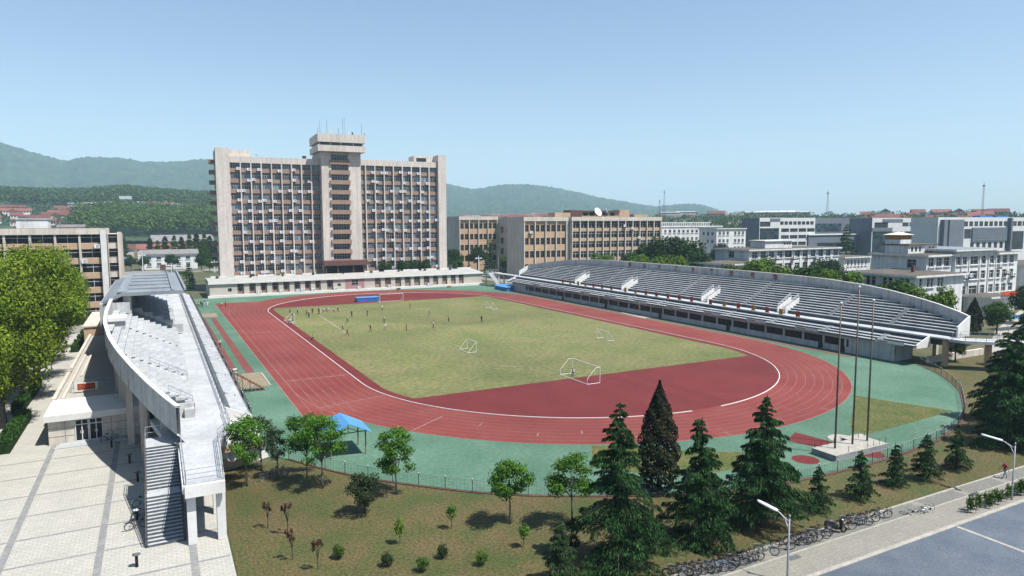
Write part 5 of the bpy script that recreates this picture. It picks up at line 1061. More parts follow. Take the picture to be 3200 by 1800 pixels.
# hedges
def hedge(lab, x0, x1, y0, y1, z, h, n, leaf='hedge'):
    rg = np.random.default_rng(int(abs(x0*7+y0*3))); P = np.stack([rg.uniform(x0, x1, n), rg.uniform(y0, y1, n), z+h*(1-.5*rg.random(n)**2)], -1); co, q = cards(rg, P, .22 if h < 2 else .4, np.tile([0, 0, .8], (n, 1)), .7)
    b = MB(); t = thing('hedge', lab, 'hedge', ((x0+x1)/2, (y0+y1)/2, z)); co -= np.array([(x0+x1)/2, (y0+y1)/2, z]); put('foliage', np_mesh('foliage', co, q, [leaf]), t)
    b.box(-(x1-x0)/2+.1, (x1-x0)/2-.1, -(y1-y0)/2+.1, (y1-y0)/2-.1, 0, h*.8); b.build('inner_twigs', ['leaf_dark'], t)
hedge('dark green clipped hedge along the left path, nearest the plaza', -76.4, -74.9, -58.5, -44, 0, 1.3, 2600); hedge('dark green clipped hedge along the left path, farther along', -77.6, -76.2, -41, -24, 0, 1.3, 2600)
for i, (y0, y1) in enumerate(((4, 13), (16, 20), (23, 27))): hedge('short clipped hedge beside the terrace rear block, %s' % ('longest', 'middle', 'farthest')[i], -75.4, -74.0, y0, y1, 0, 1.2, 900, 'leaf_mid')
hedge('green hedge across the lawn behind the left stand', -58, -47, 208, 210.5, 0, 1.2, 700); hedge('second green hedge on the lawn behind the left stand', -57, -47.5, 214, 216, 0, 1.2, 600); hedge('low hedge below the classroom block', -80, -72, 44, 47, 0, 1.6, 900)
def verge(lab, x0, x1, y, n, seed):
    t = thing('verge_shrub', lab, 'shrub', ((x0+x1)/2, y, .03)); rr = random.Random(seed); cl = []; b = MB(); w = (x1-x0)/2
    for k in range(n):
        x = rr.uniform(-w, w); yy = rr.uniform(-.35, .35); h = rr.uniform(.7, 1.5); b.tube([(x, yy, 0), (x+rr.uniform(-.2, .2), yy+rr.uniform(-.2, .2), h)], [.015, .006], 4); cl += [(x, yy, h*.6, .22, .22, h*.42)]
    put('foliage', crown_mesh('foliage', seed, cl, n*70, .14, 'leaf_mid', shell=.9), t); b.build('stem', ['wood'], t)
verge('loose green shrubs in the gap between sidewalk and road, left of the lamp', -3.8, .8, -112.9, 26, 5); verge('loose green shrubs at the foot of the right street lamp and beyond', 1.4, 5.5, -112.9, 24, 6)
# woods: the near wood behind the left stand, the wooded ridge, far tree belts
def wood(name, lab, pts, size, leaf, per, leafsize, seed, zf=None):
    rg = np.random.default_rng(seed); out = []; nr = []
    for x, y, z, s in pts:
        d = rg.normal(0, 1, (per, 3)); d /= np.linalg.norm(d, axis=1)[:, None]; d[:, 2] = np.abs(d[:, 2])*1.15-.15; k = rg.uniform(.75, 1.05, (per, 1))
        out.append(np.array([x, y, z+s*.55])+d*k*np.array([s*.62, s*.62, s*.5])); nr.append(d+np.array([0, 0, .3]))
    P = np.concatenate(out); co, q = cards(rg, P, leafsize, np.concatenate(nr), .45)
    o = put(name, np_mesh(name, co, q, [leaf])); return tag(o, lab, 'wood', None, 'stuff')
rg = np.random.default_rng(9)
def scatter(n, d0, d1, a0, a1, s0, s1):
    d = np.sqrt(rg.uniform(d0*d0, d1*d1, n)); a = rg.uniform(a0, a1, n)
    return [(CAMX+dd*math.sin(aa), CAMY+dd*math.cos(aa), float(terr(dd, aa))-1, rg.uniform(s0, s1)) for dd, aa in zip(d, a)]
ax = lambda px: float(px_az(px))
wood('near_wood', 'broad green wood behind the long hall', scatter(520, 655, 905, ax(250), ax(760), 13, 21), 1, 'leaf_wood', 90, 2.1, 1)
wood('ridge_wood', 'dense forest covering the low ridge below the mountain', scatter(3600, 1050, 1560, ax(-60), ax(760), 9, 15), 1, 'leaf_far', 34, 3.0, 2)
wood('hillside_trees', 'scattered trees among the far houses', scatter(120, 760, 1000, ax(-60), ax(420), 5, 8), 1, 'leaf_far', 60, 1.6, 3)
wood('far_tree_belt', 'far belt of trees between the town and the grey buildings', scatter(700, 560, 900, ax(2050), ax(3300), 11, 17), 1, 'leaf_far', 60, 2.2, 4)
wood('far_tree_belt', 'far belt of trees behind the laboratory blocks', scatter(520, 480, 900, ax(1390), ax(2060), 8, 13), 1, 'leaf_far', 60, 2.2, 5)
# ---------------------------------------------------------------- far houses
def house_mesh(w, d, h, rh, roof, storeys=2):
    b = MB(); b.box(-w/2, w/2, -d/2, d/2, -3, h, 0); gable(b, -w/2-.5, w/2+.5, -d/2-.5, d/2+.5, h, h+rh, 1)
    for k in range(storeys):
        z = h*(k+.35)/storeys; x = -w/2+1
        while x < w/2-1.4: b.box(x, x+1.2, -d/2-.03, -d/2, z, z+h/storeys*.45, 2); x += 2.6
    return b.mesh('house', ['houseplaster', roof, 'glass_dark'])
HM = {'r0': house_mesh(15, 9, 6.5, 3.2, 'tileroof'), 'r1': house_mesh(11, 9, 6, 3.4, 'tileroof'), 'r2': house_mesh(26, 10, 6.5, 3, 'tileroof'), 'g0': house_mesh(10, 9, 6.5, 3.4, 'slateroof'), 'g1': house_mesh(13, 9, 8, 3.4, 'slateroof', 3), 'a0': house_mesh(19, 11, 15, 3.4, 'tileroof', 6), 'a1': house_mesh(14, 11, 13, 3.6, 'tileroof', 5), 'p0': house_mesh(24, 12, 12, .6, 'panel', 4)}
def far(key, px, d, rz, label, group, name='house', dz=0):
    a = float(px_az(px)); x, y = CAMX+d*math.sin(a), CAMY+d*math.cos(a)
    o = put(name, HM[key], None, (x, y, float(terr(d, a))+dz), (0, 0, -a+rz)); return tag(o, label, name.replace('_', ' '), group)
r = random.Random(21)
lb = 'small white house with a red roof in the estate below the wooded ridge at left'
for k in range(62):
    px = r.uniform(-40, 590); d = r.choice([805, 840, 880, 925, 965]) + r.uniform(-8, 8)
    if px > 200: d = r.choice([905, 935, 960]) + r.uniform(-6, 6)
    far(r.choice(['r0', 'r1', 'r1', 'r2'] if px < 260 else ['r0', 'r1', 'g0', 'p0']), px, d, r.choice([0, 0, .1, PI/2, -.15]), lb, 'houses below the wooded ridge', dz=-2.5)
lb = 'tiny red roofed house in the row under the right hill, above the laboratory blocks'
for k in range(26): far(r.choice(['r0', 'r1', 'g0']), 1400+r.uniform(0, 300), 905+r.uniform(-40, 50), r.uniform(-.3, .3), lb, 'houses under the right hill', dz=4)
lb = 'tiny grey roofed house in the crowded quarter beyond the white flats'
for k in range(110): far(r.choice(['g0', 'g0', 'g1', 'r1']), r.uniform(2050, 2350), r.uniform(620, 1080), r.choice([0, .2, PI/2, -.3]), lb, 'grey roofed houses beyond the white flats', dz=-1+r.uniform(0, 3))
lb = 'far apartment house with a red roof on the skyline at right'
for k in range(24): far(r.choice(['a0', 'a1', 'a1']), 2705+k*17.5+r.uniform(-5, 5), r.uniform(720, 960), r.choice([0, .25, -.2, PI/2]), lb, 'red roofed apartments on the right skyline', 'apartment_house', -4+r.uniform(0, 4))
lb = 'pale flat roofed block on the far skyline between the two house quarters'
for k, px in enumerate((2355, 2380, 2402, 2425, 2445, 2462, 2490, 2090, 2140)): far('p0', px, 900+20*(k % 3), .2, lb, 'pale blocks on the far skyline', 'apartment_house', 3)
far('a0', 2235, 860, .1, 'wide building with a red hipped roof above the grey roofed quarter', None, 'apartment_house', 0)
def ridge_hall():
    a = float(px_az(440)); d = 985; t = thing('ridge_hall', 'long terraced hall with grey and red roofs and a pavilion, under the ridge', 'hall', (CAMX+d*math.sin(a), CAMY+d*math.cos(a), float(terr(d, a))-1), -a)
    b = MB(); b.box(-42, 42, -6, 6, -4, 6.5); b.build('wall', ['houseplaster'], t)
    b = MB(); gable(b, -43, 6, -7, 7, 6.5, 10.2); b.build('roof', ['roofgrey'], t); b = MB(); gable(b, 6, 43, -7, 7, 6.5, 10.2); b.build('roof', ['tileroof'], t)
    b = MB(); b.box(-18, -8, -3, 3, 9.8, 12.5); gable(b, -20, -6, -5, 5, 12.5, 16.5, 1); b.build('pavilion', ['houseplaster', 'roofgrey'], t)
ridge_hall()
def lattice(b, w0, w1, h, n):
    for sx in (-1, 1):
        for sy in (-1, 1): b.tube([(sx*w0, sy*w0, 0), (sx*w1, sy*w1, h)], .14, 4)
    for i in range(n):
        z0, z1 = h*i/n, h*(i+1)/n; a0 = w0+(w1-w0)*i/n; a1 = w0+(w1-w0)*(i+1)/n
        for s in (-1, 1):
            b.tube([(-a0, s*a0, z0), (a1, s*a1, z1)], .09, 4); b.tube([(a0, s*a0, z0), (-a1, s*a1, z1)], .09, 4); b.tube([(s*a0, -a0, z0), (s*a1, a1, z1)], .09, 4); b.tube([(-a1, s*a1, z1), (a1, s*a1, z1)], .09, 4)
def mast(px, d, h, lab, w=2.2, dz=0, name='lattice_mast'):
    a = float(px_az(px)); t = thing(name, lab, 'mast', (CAMX+d*math.sin(a), CAMY+d*math.cos(a), float(terr(d, a))+dz), -a)
    b = MB(); lattice(b, w, .4, h, 9); b.build('lattice', ['steel_dark'], t); b = MB(); b.tube([(0, 0, h), (0, 0, h+3)], .16, 5); b.lathe([(0, 0), (1.0, .2), (1.0, 1.2), (0, 1.4)], 8, (0, 0, h-1)); b.build('head', ['steel_dark'], t)
mast(2073, 900, 42, 'tall lattice mast on the skyline right of the long beige block'); mast(2059, 930, 30, 'lower lattice mast just left of the tall one on the skyline'); mast(2580, 820, 30, 'thin mast on a pale block on the right skyline', 1.2, 8); mast(3062, 760, 36, 'thin mast among the red roofed apartments', .9, 6)
a = float(px_az(331)); d = 1700; t = thing('twin_lattice_tower', 'pale twin lattice tower standing in front of the mountain above the ridge', 'tower', (CAMX+d*math.sin(a), CAMY+d*math.cos(a), float(terr(d, a))-14), -a)
for sx in (-6.5, 6.5):
    b = MB(); lattice(b, 3.0, 2.2, 36, 6); o = b.build('leg', ['lampwhite'], t); o.location.x = sx
b = MB(); b.box(-9, 9, -2, 2, 26, 28); b.build('cross_beam', ['lampwhite'], t)
# ---------------------------------------------------------------- street lamps, light masts, flagpoles, fence
def street_lamp(lab, x, y, h, ang):
    t = thing('street_lamp', lab, 'street lamp', (x, y, 0), ang)
    b = MB(); b.tube([(0, 0, 0), (0, 0, .5), (0, 0, h)], [.085, .07, .05], 8); b.lathe([(0, 0), (.09, .02), (.06, .16), (0, .2)], 8, (0, 0, h-.02)); b.build('pole', ['metal'], t, True)
    b = MB(); pts = [(0, q[0], q[1]) for q in ((0, h-1.15), (.1, h-.7), (.35, h-.25), (.75, h+.02), (1.05, h+.06))]; b.tube(pts, .03, 6); b.tube([(0, 0, h-.35), (0, .5, h-.1), (0, .9, h+.05)], .025, 5); b.build('arm', ['lampwhite'], t, True)
    b = MB(); n = 9
    for i in range(n):
        f = i/(n-1); yy = .95+1.6*f; w = .2*(1-.25*f)*(1 if i not in (0, n-1) else .55)
        for k in range(8): q = PI*2*k/8; b.v.append((w*math.cos(q), yy, h+.07+.12*f+(.10 if math.sin(q) > 0 else .06)*math.sin(q)))
    for i in range(n-1):
        for k in range(8): a_ = i*8+k; c_ = i*8+(k+1) % 8; b.f.append((a_, c_, c_+8, a_+8)); b.m.append(0)
    b.f.append(tuple(range(7, -1, -1))); b.m.append(0); b.f.append(tuple(range((n-1)*8, n*8))); b.m.append(0); b.build('lamp_head', ['lampwhite'], t, True)
    return t
street_lamp('white headed street lamp standing at the road kerb by the row of bicycles', -25.1, -113.35, 4.35, .05)
street_lamp('white headed street lamp among the verge shrubs near the walking person', 2.38, -113.1, 4.8, .1)
def light_mast(lab, x, y, z, h):
    t = thing('light_mast', lab, 'light mast', (x, y, z)); b = MB(); b.tube([(0, 0, 0), (0, 0, h)], [.2, .14], 6); b.build('pole', ['lampwhite'], t)
    b = MB(); b.box(-1.3, 1.3, -.15, .15, h-1.2, h-.9); b.box(-1.5, -.9, -.3, .3, h-1.3, h-.8); b.box(.9, 1.5, -.3, .3, h-1.3, h-.8); b.build('lamp_bar', ['lampwhite'], t)
light_mast('white light mast with a crossbar behind the right end of the low building', 60.5, 119, 0, 9.6); light_mast('white light mast by the left end of the low house', -66.3, 243, 0, 9); light_mast('white light mast seen over the roof of the left stand', -54.3, 206, 0, 5.6); light_mast('thin white light mast near the left edge of the high-rise', -35.5, 215, 0, 6)
fp = thing('stone_platform', 'raised pale stone flagpole platform with low posts on the green apron', 'platform', (0, 0, 0))
b = MB(); b.box(-2.7, 5.4, -100.1, -97.3, 0, .62, 1, 0); b.box(3.2, 6.2, -97.3, -96.3, 0, .5, 1, 0); b.build('platform', ['kerb', 'riser_shade2'], fp)
for i in range(9):
    for y in (-99.9, -97.5):
        if r.random() < .75: b = MB(); x = -2.5+i*.97; b.tube([(x, y, .62), (x, y, 1.25)], .025, 5); b.build('post', ['steel_dark'], fp)
for x, h, lab in ((-.75, 15.3, 'leftmost of the three thin flagpoles'), (1.95, 16.8, 'tallest flagpole, in the middle of three'), (4.3, 15.3, 'rightmost of the three thin flagpoles')):
    t = thing('flagpole', lab, 'flagpole', (x, -98.5, .62), 0, 'flagpoles'); b = MB(); b.tube([(0, 0, 0), (0, 0, h*.5), (0, 0, h-.62)], [.1, .085, .06], 8); b.build('pole', ['pole'], t, True)
    b = MB(); b.lathe([(0, -.02), (.11, .05), (.13, .14), (.08, .22), (0, .25)], 8, (0, 0, h-.62)); b.build('finial', ['lampwhite'], t, True)
fn = thing('wire_fence', 'low wire mesh fence with thin posts curving along the edge of the green apron', 'fence', (0, 0, 0))
b = MB(); pts = []
for (x0, y0), (x1, y1) in zip(FENCE[:-1], FENCE[1:]):
    n = max(1, int(math.hypot(x1-x0, y1-y0)/.35))
    for i in range(n): pts.append((x0+(x1-x0)*i/n, y0+(y1-y0)*i/n))
pts.append(FENCE[-1]); pts = [(x, y-.1) for x, y in pts]
for z in (1.12, .05): b.tube([(x, y, z) for x, y in pts[::2]], .022, 4)
b.build('rail', ['metal'], fn)
b = MB()
for z in np.arange(.2, 1.1, .15): b.tube([(x, y, z) for x, y in pts[::3]], .006, 3, 0, False)
for x, y in pts[::1]: b.tube([(x, y, .05), (x, y, 1.12)], .006, 3, 0, False)
b.build('mesh', ['steel_dark'], fn)
acc = 2.2
for (x0, y0), (x1, y1) in zip(pts[:-1], pts[1:]):
    acc += math.hypot(x1-x0, y1-y0)
    if acc > 2.45: acc = 0; b = MB(); b.tube([(x0, y0, 0), (x0, y0, 1.2)], .035, 5); b.lathe([(0, 0), (.05, .03), (.04, .08), (0, .1)], 6, (x0, y0, 1.19), 1); b.build('post', ['steel_dark', 'lampwhite'], fn)
b = MB()
for (x0, y0), (x1, y1) in zip(pts[::6][:-1], pts[::6][1:]):
    d = Vector((x1-x0, y1-y0, 0)).normalized(); s = Vector((-d.y, d.x, 0))*.14; p, q = Vector((x0, y0, 0)), Vector((x1, y1, 0))
    n = len(b.v); b.v += [tuple(p-s), tuple(q-s), tuple(q+s), tuple(p+s)] + [tuple(v+Vector((0, 0, .07))) for v in (p-s, q-s, q+s, p+s)]
    for f in ((4, 5, 6, 7), (0, 1, 5, 4), (2, 3, 7, 6)): b.f.append(tuple(n+i for i in f)); b.m.append(0)
structure('apron_kerb', b, ['brown'])
# ---------------------------------------------------------------- goals, mats, shelter, timing steps
def goal(lab, x, y, rz, w, h, d0, d1, r_=.06, group=None):
    t = thing('goal', lab, 'goal', (x, y, .016), rz, group); b = MB()
    for s in (-1, 1): b.tube([(s*w/2, 0, 0), (s*w/2, 0, h)], r_, 6)
    b.tube([(-w/2, 0, h), (w/2, 0, h)], r_, 6); b.build('mouth_frame', ['white'], t)
    for s in (-1, 1):
        b = MB(); b.tube([(s*w/2, 0, h), (s*w/2, d1, h), (s*w/2, d0, h*.35 if d1 > .3 else .05), (s*w/2, d0, .04)] if d1 > .3 else [(s*w/2, 0, h), (s*w/2, d0, .04)], r_*.75, 5); b.tube([(s*w/2, 0, .04), (s*w/2, d0, .04)], r_*.8, 5); b.build('side_frame', ['white'], t)
    b = MB(); b.tube([(-w/2, d0, .04), (w/2, d0, .04)], r_*.8, 5); b.build('ground_bar', ['white'], t); return t
goal('full size white goal frame, nearest to the camera, half on the red surface', -3.9, -58.1, PI/2, 7.4, 2.35, 2.2, .7)
goal('full size white goal frame at the far end of the pitch beside the blue mat', 1.3, 53.3, 0, 7.2, 2.4, 1.8, .7)
goal('small white goal in mid pitch with its back to the left', -9.8, -29.3, PI/2, 4.0, 1.9, 1.6, 0, .05)
goal('small white goal on the right side of the pitch', 18.0, -31.4, -PI/2, 3.8, 1.95, 1.6, 0, .05); goal('small white goal in the far right corner of the pitch', 19.7, 24.4, -PI/2, 3.9, 1.9, 1.7, 0, .05); goal('small white goal at the left touchline with people beside it', -32.0, 26.0, PI/2, 4.4, 1.9, 1.7, 0, .05)
t = thing('landing_mat', 'long blue covered landing mat behind the far goal', 'mat', (-4.6, 58.8, .012), -.04)
b = MB(); b.box(-3.3, 3.3, -1.6, 1.6, 0, 1.15); b.build('mat', ['blue'], t); b = MB(); b.prism([(-3.4, -1.7), (3.4, -1.7), (3.4, 1.7), (-3.4, 1.7)], 1.151, lambda p: 1.25); b.build('cover', ['bluelight'], t)
t = thing('landing_mat', 'large blue landing mat with a domed cover at the far end of the right stand', 'mat', (48.7, 68.8, .004), .0)
b = MB(); b.box(-3.1, 3.1, -4.6, 4.6, 0, 1.3); b.build('mat', ['blue'], t)
b = MB(); n = 8
for i in range(n):
    x0, x1 = -3.25+6.5*i/n, -3.25+6.5*(i+1)/n; f = lambda x: 1.32+.42*(1-(x/3.25)**2)
    b.quad([(x0, -4.75, f(x0)), (x1, -4.75, f(x1)), (x1, 4.75, f(x1)), (x0, 4.75, f(x0))]); b.quad([(x0, -4.75, 1.2), (x1, -4.75, 1.2), (x1, -4.75, f(x1)), (x0, -4.75, f(x0))]); b.quad([(x1, 4.75, 1.2), (x0, 4.75, 1.2), (x0, 4.75, f(x0)), (x1, 4.75, f(x1))])
b.build('cover', ['bluelight'], t)
t = thing('open_shelter', 'open shelter with a bright blue pitched roof on four timber posts', 'shelter', (-44.4, -74.2, 0), -.02)
for x in (-1.75, 1.75):
    for y in (-1.6, 1.6): b = MB(); b.tube([(x, y, 0), (x, y, 2.45)], .07, 6); b.build('post', ['wood_post'], t)
b = MB()
for y in (-1.6, 1.6): b.tube([(-1.9, y, 2.42), (1.9, y, 2.42)], .05, 5); b.tube([(0, y, 2.42), (0, y, 3.3)], .04, 5); b.tube([(-1.1, y, 2.42), (0, y, 2.95), (1.1, y, 2.42)], .035, 5)
for x in (-1.75, 1.75): b.tube([(x, -1.7, 2.45), (x, 1.7, 2.45)], .05, 5)
b.build('truss', ['steel_dark'], t)
b = MB(); 
for s in (-1, 1):
    n = len(b.v); q = [(s*2.3, -2.3, 2.33), (s*2.3, 2.3, 2.33), (0, 2.3, 3.5), (0, -2.3, 3.5)]; b.v += q + [(x, y, z+.05) for x, y, z in q]
    for f in ((3, 2, 1, 0), (4, 5, 6, 7), (0, 1, 5, 4), (1, 2, 6, 5), (2, 3, 7, 6), (3, 0, 4, 7)): b.f.append(tuple(n+i for i in f)); b.m.append(0)
b.build('roof', ['bluelight'], t)
t = thing('timing_steps', 'rusty open steel step stand for timekeepers beside the sand pit', 'steps', (-49.9, -42.2, 0))
b = MB(); ns = 9
for i in range(ns): x = 1.9-i*.42; z = .28+i*.3; b.box(x-.4, x, -.55, .55, z-.05, z)
b.build('treads', ['rust'], t)
b = MB()
for y in (-.55, .55):
    b.tube([(2.0, y, .05), (-1.9, y, 2.75)], .04, 4); b.tube([(-2, y, .06), (2, y, .06)], .05, 4)
    for x in (-1.9, -.9, .1): b.tube([(x, y, .06), (x, y, .2+(2-x)*.68)], .035, 4); b.tube([(x, y, .06), (x+1, y, .3+(1-x)*.68)], .025, 4)
b.build('frame', ['rust'], t)
t = thing('raised_post_seat', 'dark umpire seat on posts at the edge of the long jump pit beside the stand', 'seat', (-51.2, -36.5, 0))
b = MB(); b.box(-.3, .3, -.3, .3, 1.6, 1.7); b.box(-.3, .3, -.3, .3, 2.1, 2.18); b.build('boards', ['white'], t); b = MB()
for x in (-.28, .28):
    for y in (-.28, .28): b.tube([(x, y, 0), (x, y, 2.2)], .035, 4)
b.build('legs', ['steel_dark'], t)
for x, y, lab in ((47.5, 12.0, 'thin support pole leaning at the sand pad by the right stand'), (47.2, -6, 'thin support pole standing on the pad by the right stand')):
    t = thing('jump_upright', lab, 'pole', (x, y, 0)); b = MB(); b.tube([(0, 0, 0), (0, 0, 3.4)], .05, 5); b.tube([(0, 0, 3.2), (-.2, 3.2, .6)], .03, 4); b.build('pole', ['tan2'], t); b = MB(); b.box(-.4, .4, -.4, .4, 0, .12); b.build('foot', ['steel_dark'], t)
# bollard lamps on the plaza
for i, (x, y) in enumerate([(-65.83, -61.15), (-64.0, -67.51), (-63.2, -73.35), (-63.1, -82.68), (-62.95, -91.05)]):
    t = thing('bollard_lamp', 'black bollard lamp with a disc cap, %s' % ('by the entrance house steps', 'at the edge of the stand shadow', 'halfway up the long stair', 'beside the parked bicycle at the stair', 'alone in the foreground')[i], 'bollard', (x, y, -.014), 0, 'bollard lamps on the plaza')
    b = MB(); b.tube([(0, 0, 0), (0, 0, .86)], .10, 10); b.build('post', ['black'], t, True); b = MB(); b.lathe([(.0, 0), (.26, .01), (.27, .04), (.1, .09), (0, .1)], 14, (0, 0, .86)); b.build('cap', ['frame_dark'] if i != 3 else ['lampwhite'], t, True)
for x, y, lab in ((-22.1, -111.4, 'dark drain grating in the sidewalk near the left street lamp'), (.7, -111.0, 'dark drain grating in the sidewalk left of the verge shrubs')):
    t = thing('drain_cover', lab, 'drain cover', (x, y, .016)); b = MB(); b.box(-.5, .5, -.22, .22, 0, .012); b.build('grating', ['frame_dark'], t)
# ---------------------------------------------------------------- bicycles
def bike_proto(col, basket, lab, loc):
    t = thing('bicycle', lab, 'bicycle', loc, 0, 'bicycles along the sidewalk'); Rw = .34
    for x in (-.53, .53):
        b = MB(); b.ring((x, 0, Rw), (0, 1, 0), Rw-.025, .026, 22, 5, 0); b.ring((x, 0, Rw), (0, 1, 0), Rw-.055, .012, 22, 4, 1); b.tube([(x, -.05, Rw), (x, .05, Rw)], .025, 5, 1)
        for k in range(9): a = PI*k/9; b.tube([(x+math.cos(a)*.29, 0, Rw+math.sin(a)*.29), (x-math.cos(a)*.29, 0, Rw-math.sin(a)*.29)], .003, 3, 1)
        b.build('wheel', ['black', 'metal'], t)
    b = MB(); H, S_, B_ = (.40, 0, .78), (-.17, 0, .80), (-.06, 0, .29)
    for p, q in ((H, (-.13, 0, .70)), ((.42, 0, .70), B_), ((-.2, 0, .86), B_), (B_, (-.53, 0, Rw)), ((-.15, 0, .70), (-.53, 0, Rw)), ((.40, 0, .80), (.53, 0, Rw))): b.tube([p, q], .02, 5)
    for x in (-.53, .53):   # mudguards
        b.tube([(x+math.cos(a)*.37, 0, Rw+math.sin(a)*.37) for a in np.linspace(.2, 2.9, 7)], .022, 4)
    b.tube([(-.35, 0, .73), (-.85, 0, .73)], .03, 4); b.build('frame', [col], t)
    b = MB(); b.tube([(.39, 0, .78), (.37, 0, .98), (.42, 0, 1.0)], .016, 5); b.tube([(.25, -.27, .99), (.42, -.16, 1.0), (.42, .16, 1.0), (.25, .27, .99)], .015, 5); b.build('handlebar', ['steel_dark'], t)
    b = MB(); b.tube([(-.31, 0, .88), (-.2, 0, .9), (-.04, 0, .88)], [.085, .075, .03], 6); b.build('saddle', ['black'], t)
    b = MB(); b.tube([(B_[0]-.12, -.09, .2), (B_[0], -.05, .29), (B_[0], .05, .29), (B_[0]+.12, .09, .38)], .013, 4); b.ring((B_[0], .04, .29), (0, 1, 0), .085, .012, 12, 4); b.tube([(-.1, .08, .3), (-.2, .22, 0)], .012, 4); b.build('crank', ['steel_dark'], t)
    if basket:
        b = MB()
        for z in (.74, .86, .98): b.tube([(.46, -.15, z), (.72, -.17, z), (.72, .17, z), (.46, .15, z), (.46, -.15, z)], .008, 3)
        for q in range(6): b.tube([(.72, -.16+.064*q, .72), (.72, -.16+.064*q, .98)], .006, 3)
        b.quad([(.46, -.14, .73), (.70, -.15, .73), (.70, .15, .73), (.46, .14, .73)]); b.build('basket', ['frame_dark'], t)
    return t
BK = [(-30.69, -109.9), (-30.2, -109.9), (-29.7, -110.1), (-29.2, -110.2), (-28.7, -110.3), (-28.3, -110.5), (-27.7, -110.6), (-27.2, -110.7), (-26.7, -110.6), (-25.9, -110.6), (-25.45, -110.6), (-24.95, -110.6), (-24.4, -110.6), (-22.94, -110.6), (-21.2, -110.5), (-19.9, -110.5), (-19.5, -110.6), (-18.95, -110.6), (-18.4, -110.6), (-17.5, -110.6), (-14.4, -110.5), (-12.9, -110.3), (-12.6, -110.6), (-11.6, -110.5), (-10.1, -110.5), (-13.4, -110.3), (-17.0, -110.4)]
protos = []
for i, (x, y) in enumerate(BK):
    rr = random.Random(i*7); a = math.radians(-38+rr.uniform(-8, 8)); loc = (x-.75*math.cos(a), y-.55*math.sin(a)*.8+.12, .006)
    if i == 6: t = bike_proto('bluelight', True, 'bright blue framed bicycle in the dense part of the row near the street lamp', loc)
    elif i < 3: blab = 'dark bicycle parked slanting, %s from the bottom end of the sidewalk row' % ORD[i]; t = bike_proto(['steel_dark', 'metal', 'rust'][i], i != 1, blab, loc); protos.append(t)
    else: t = copy_thing(protos[i % 3], loc, None, 'dark bicycle parked slanting, %s from the bottom end of the sidewalk row' % ORD[i])
    t.rotation_euler = (math.radians(rr.uniform(6, 13)), 0, a)
for i, (x, y, rz, lab) in enumerate([(-63.1, -84.35, .25, 'bicycle standing on the plaza beside the bollard at the stair'), (-62.75, -79.6, .4, 'bicycle in the shade against the long stair, farther up'), (-62.8, -82.4, .5, 'bicycle in the shade against the long stair, beside the white capped bollard'), (-66.2, -58.5, .4, 'bicycle under the stand near the entrance house wall'), (-52.6, -78.5, .2, 'bicycle leaning by the notice sheet at the store room'), (-51.5, -77.9, -.3, 'bicycle parked behind the thin dull green tree')]):
    t = copy_thing(protos[i % 2], (x, y, -.014), rz, lab, 'bicycles on the plaza'); t.rotation_euler = (math.radians(9), 0, rz)
for i, (x, y, rz, lab) in enumerate([(-7.6, -110.1, -.2, 'bicycle lying on its side at the lawn edge, left of two'), (-6.3, -110.35, .3, 'pale bicycle lying on its side at the lawn edge, right of two')]):
    t = copy_thing(protos[1], (x, y-.2, .06), rz, lab, 'lying bicycles'); t.rotation_euler = (math.radians(72), 0, rz)
t = copy_thing(protos[1], (15.8, -99.4, .05), .6, 'white bicycle resting against the outside of the curved fence', 'lying bicycles'); t.rotation_euler = (math.radians(50), 0, .6)
t = thing('motor_scooter', 'black motor scooter in the middle of the bicycle row', 'scooter', (-16.1, -110.15, .006), math.radians(-30))
for x in (-.6, .6): b = MB(); b.ring((x, 0, .26), (0, 1, 0), .19, .07, 16, 6); b.build('wheel', ['black'], t, True)
b = MB(); b.prism([(-.8, -.16), (-.1, -.2), (.15, -.14), (.15, .14), (-.1, .2), (-.8, .16)], .36, lambda p: .8 if p[0] < -.3 else .62); b.prism([(.36, -.22), (.5, -.1), (.5, .1), (.36, .22)], .3, 1.0); b.box(-.1, .4, -.15, .15, .26, .34); b.build('body', ['black'], t)
b = MB(); b.tube([(-.75, 0, .82), (-.4, 0, .86), (-.02, 0, .8)], [.1, .15, .12], 8); b.build('seat', ['steel_dark'], t, True); b = MB(); b.tube([(.5, 0, .3), (.38, 0, 1.08)], .03, 5); b.tube([(.3, -.32, 1.1), (.4, 0, 1.08), (.3, .32, 1.1)], .02, 5); b.build('handlebar', ['steel_dark'], t); b = MB(); b.lathe([(0, 0), (.07, .01), (.09, .08), (0, .1)], 8, (.5, 0, .92)); b.build('headlight', ['lampwhite'], t)
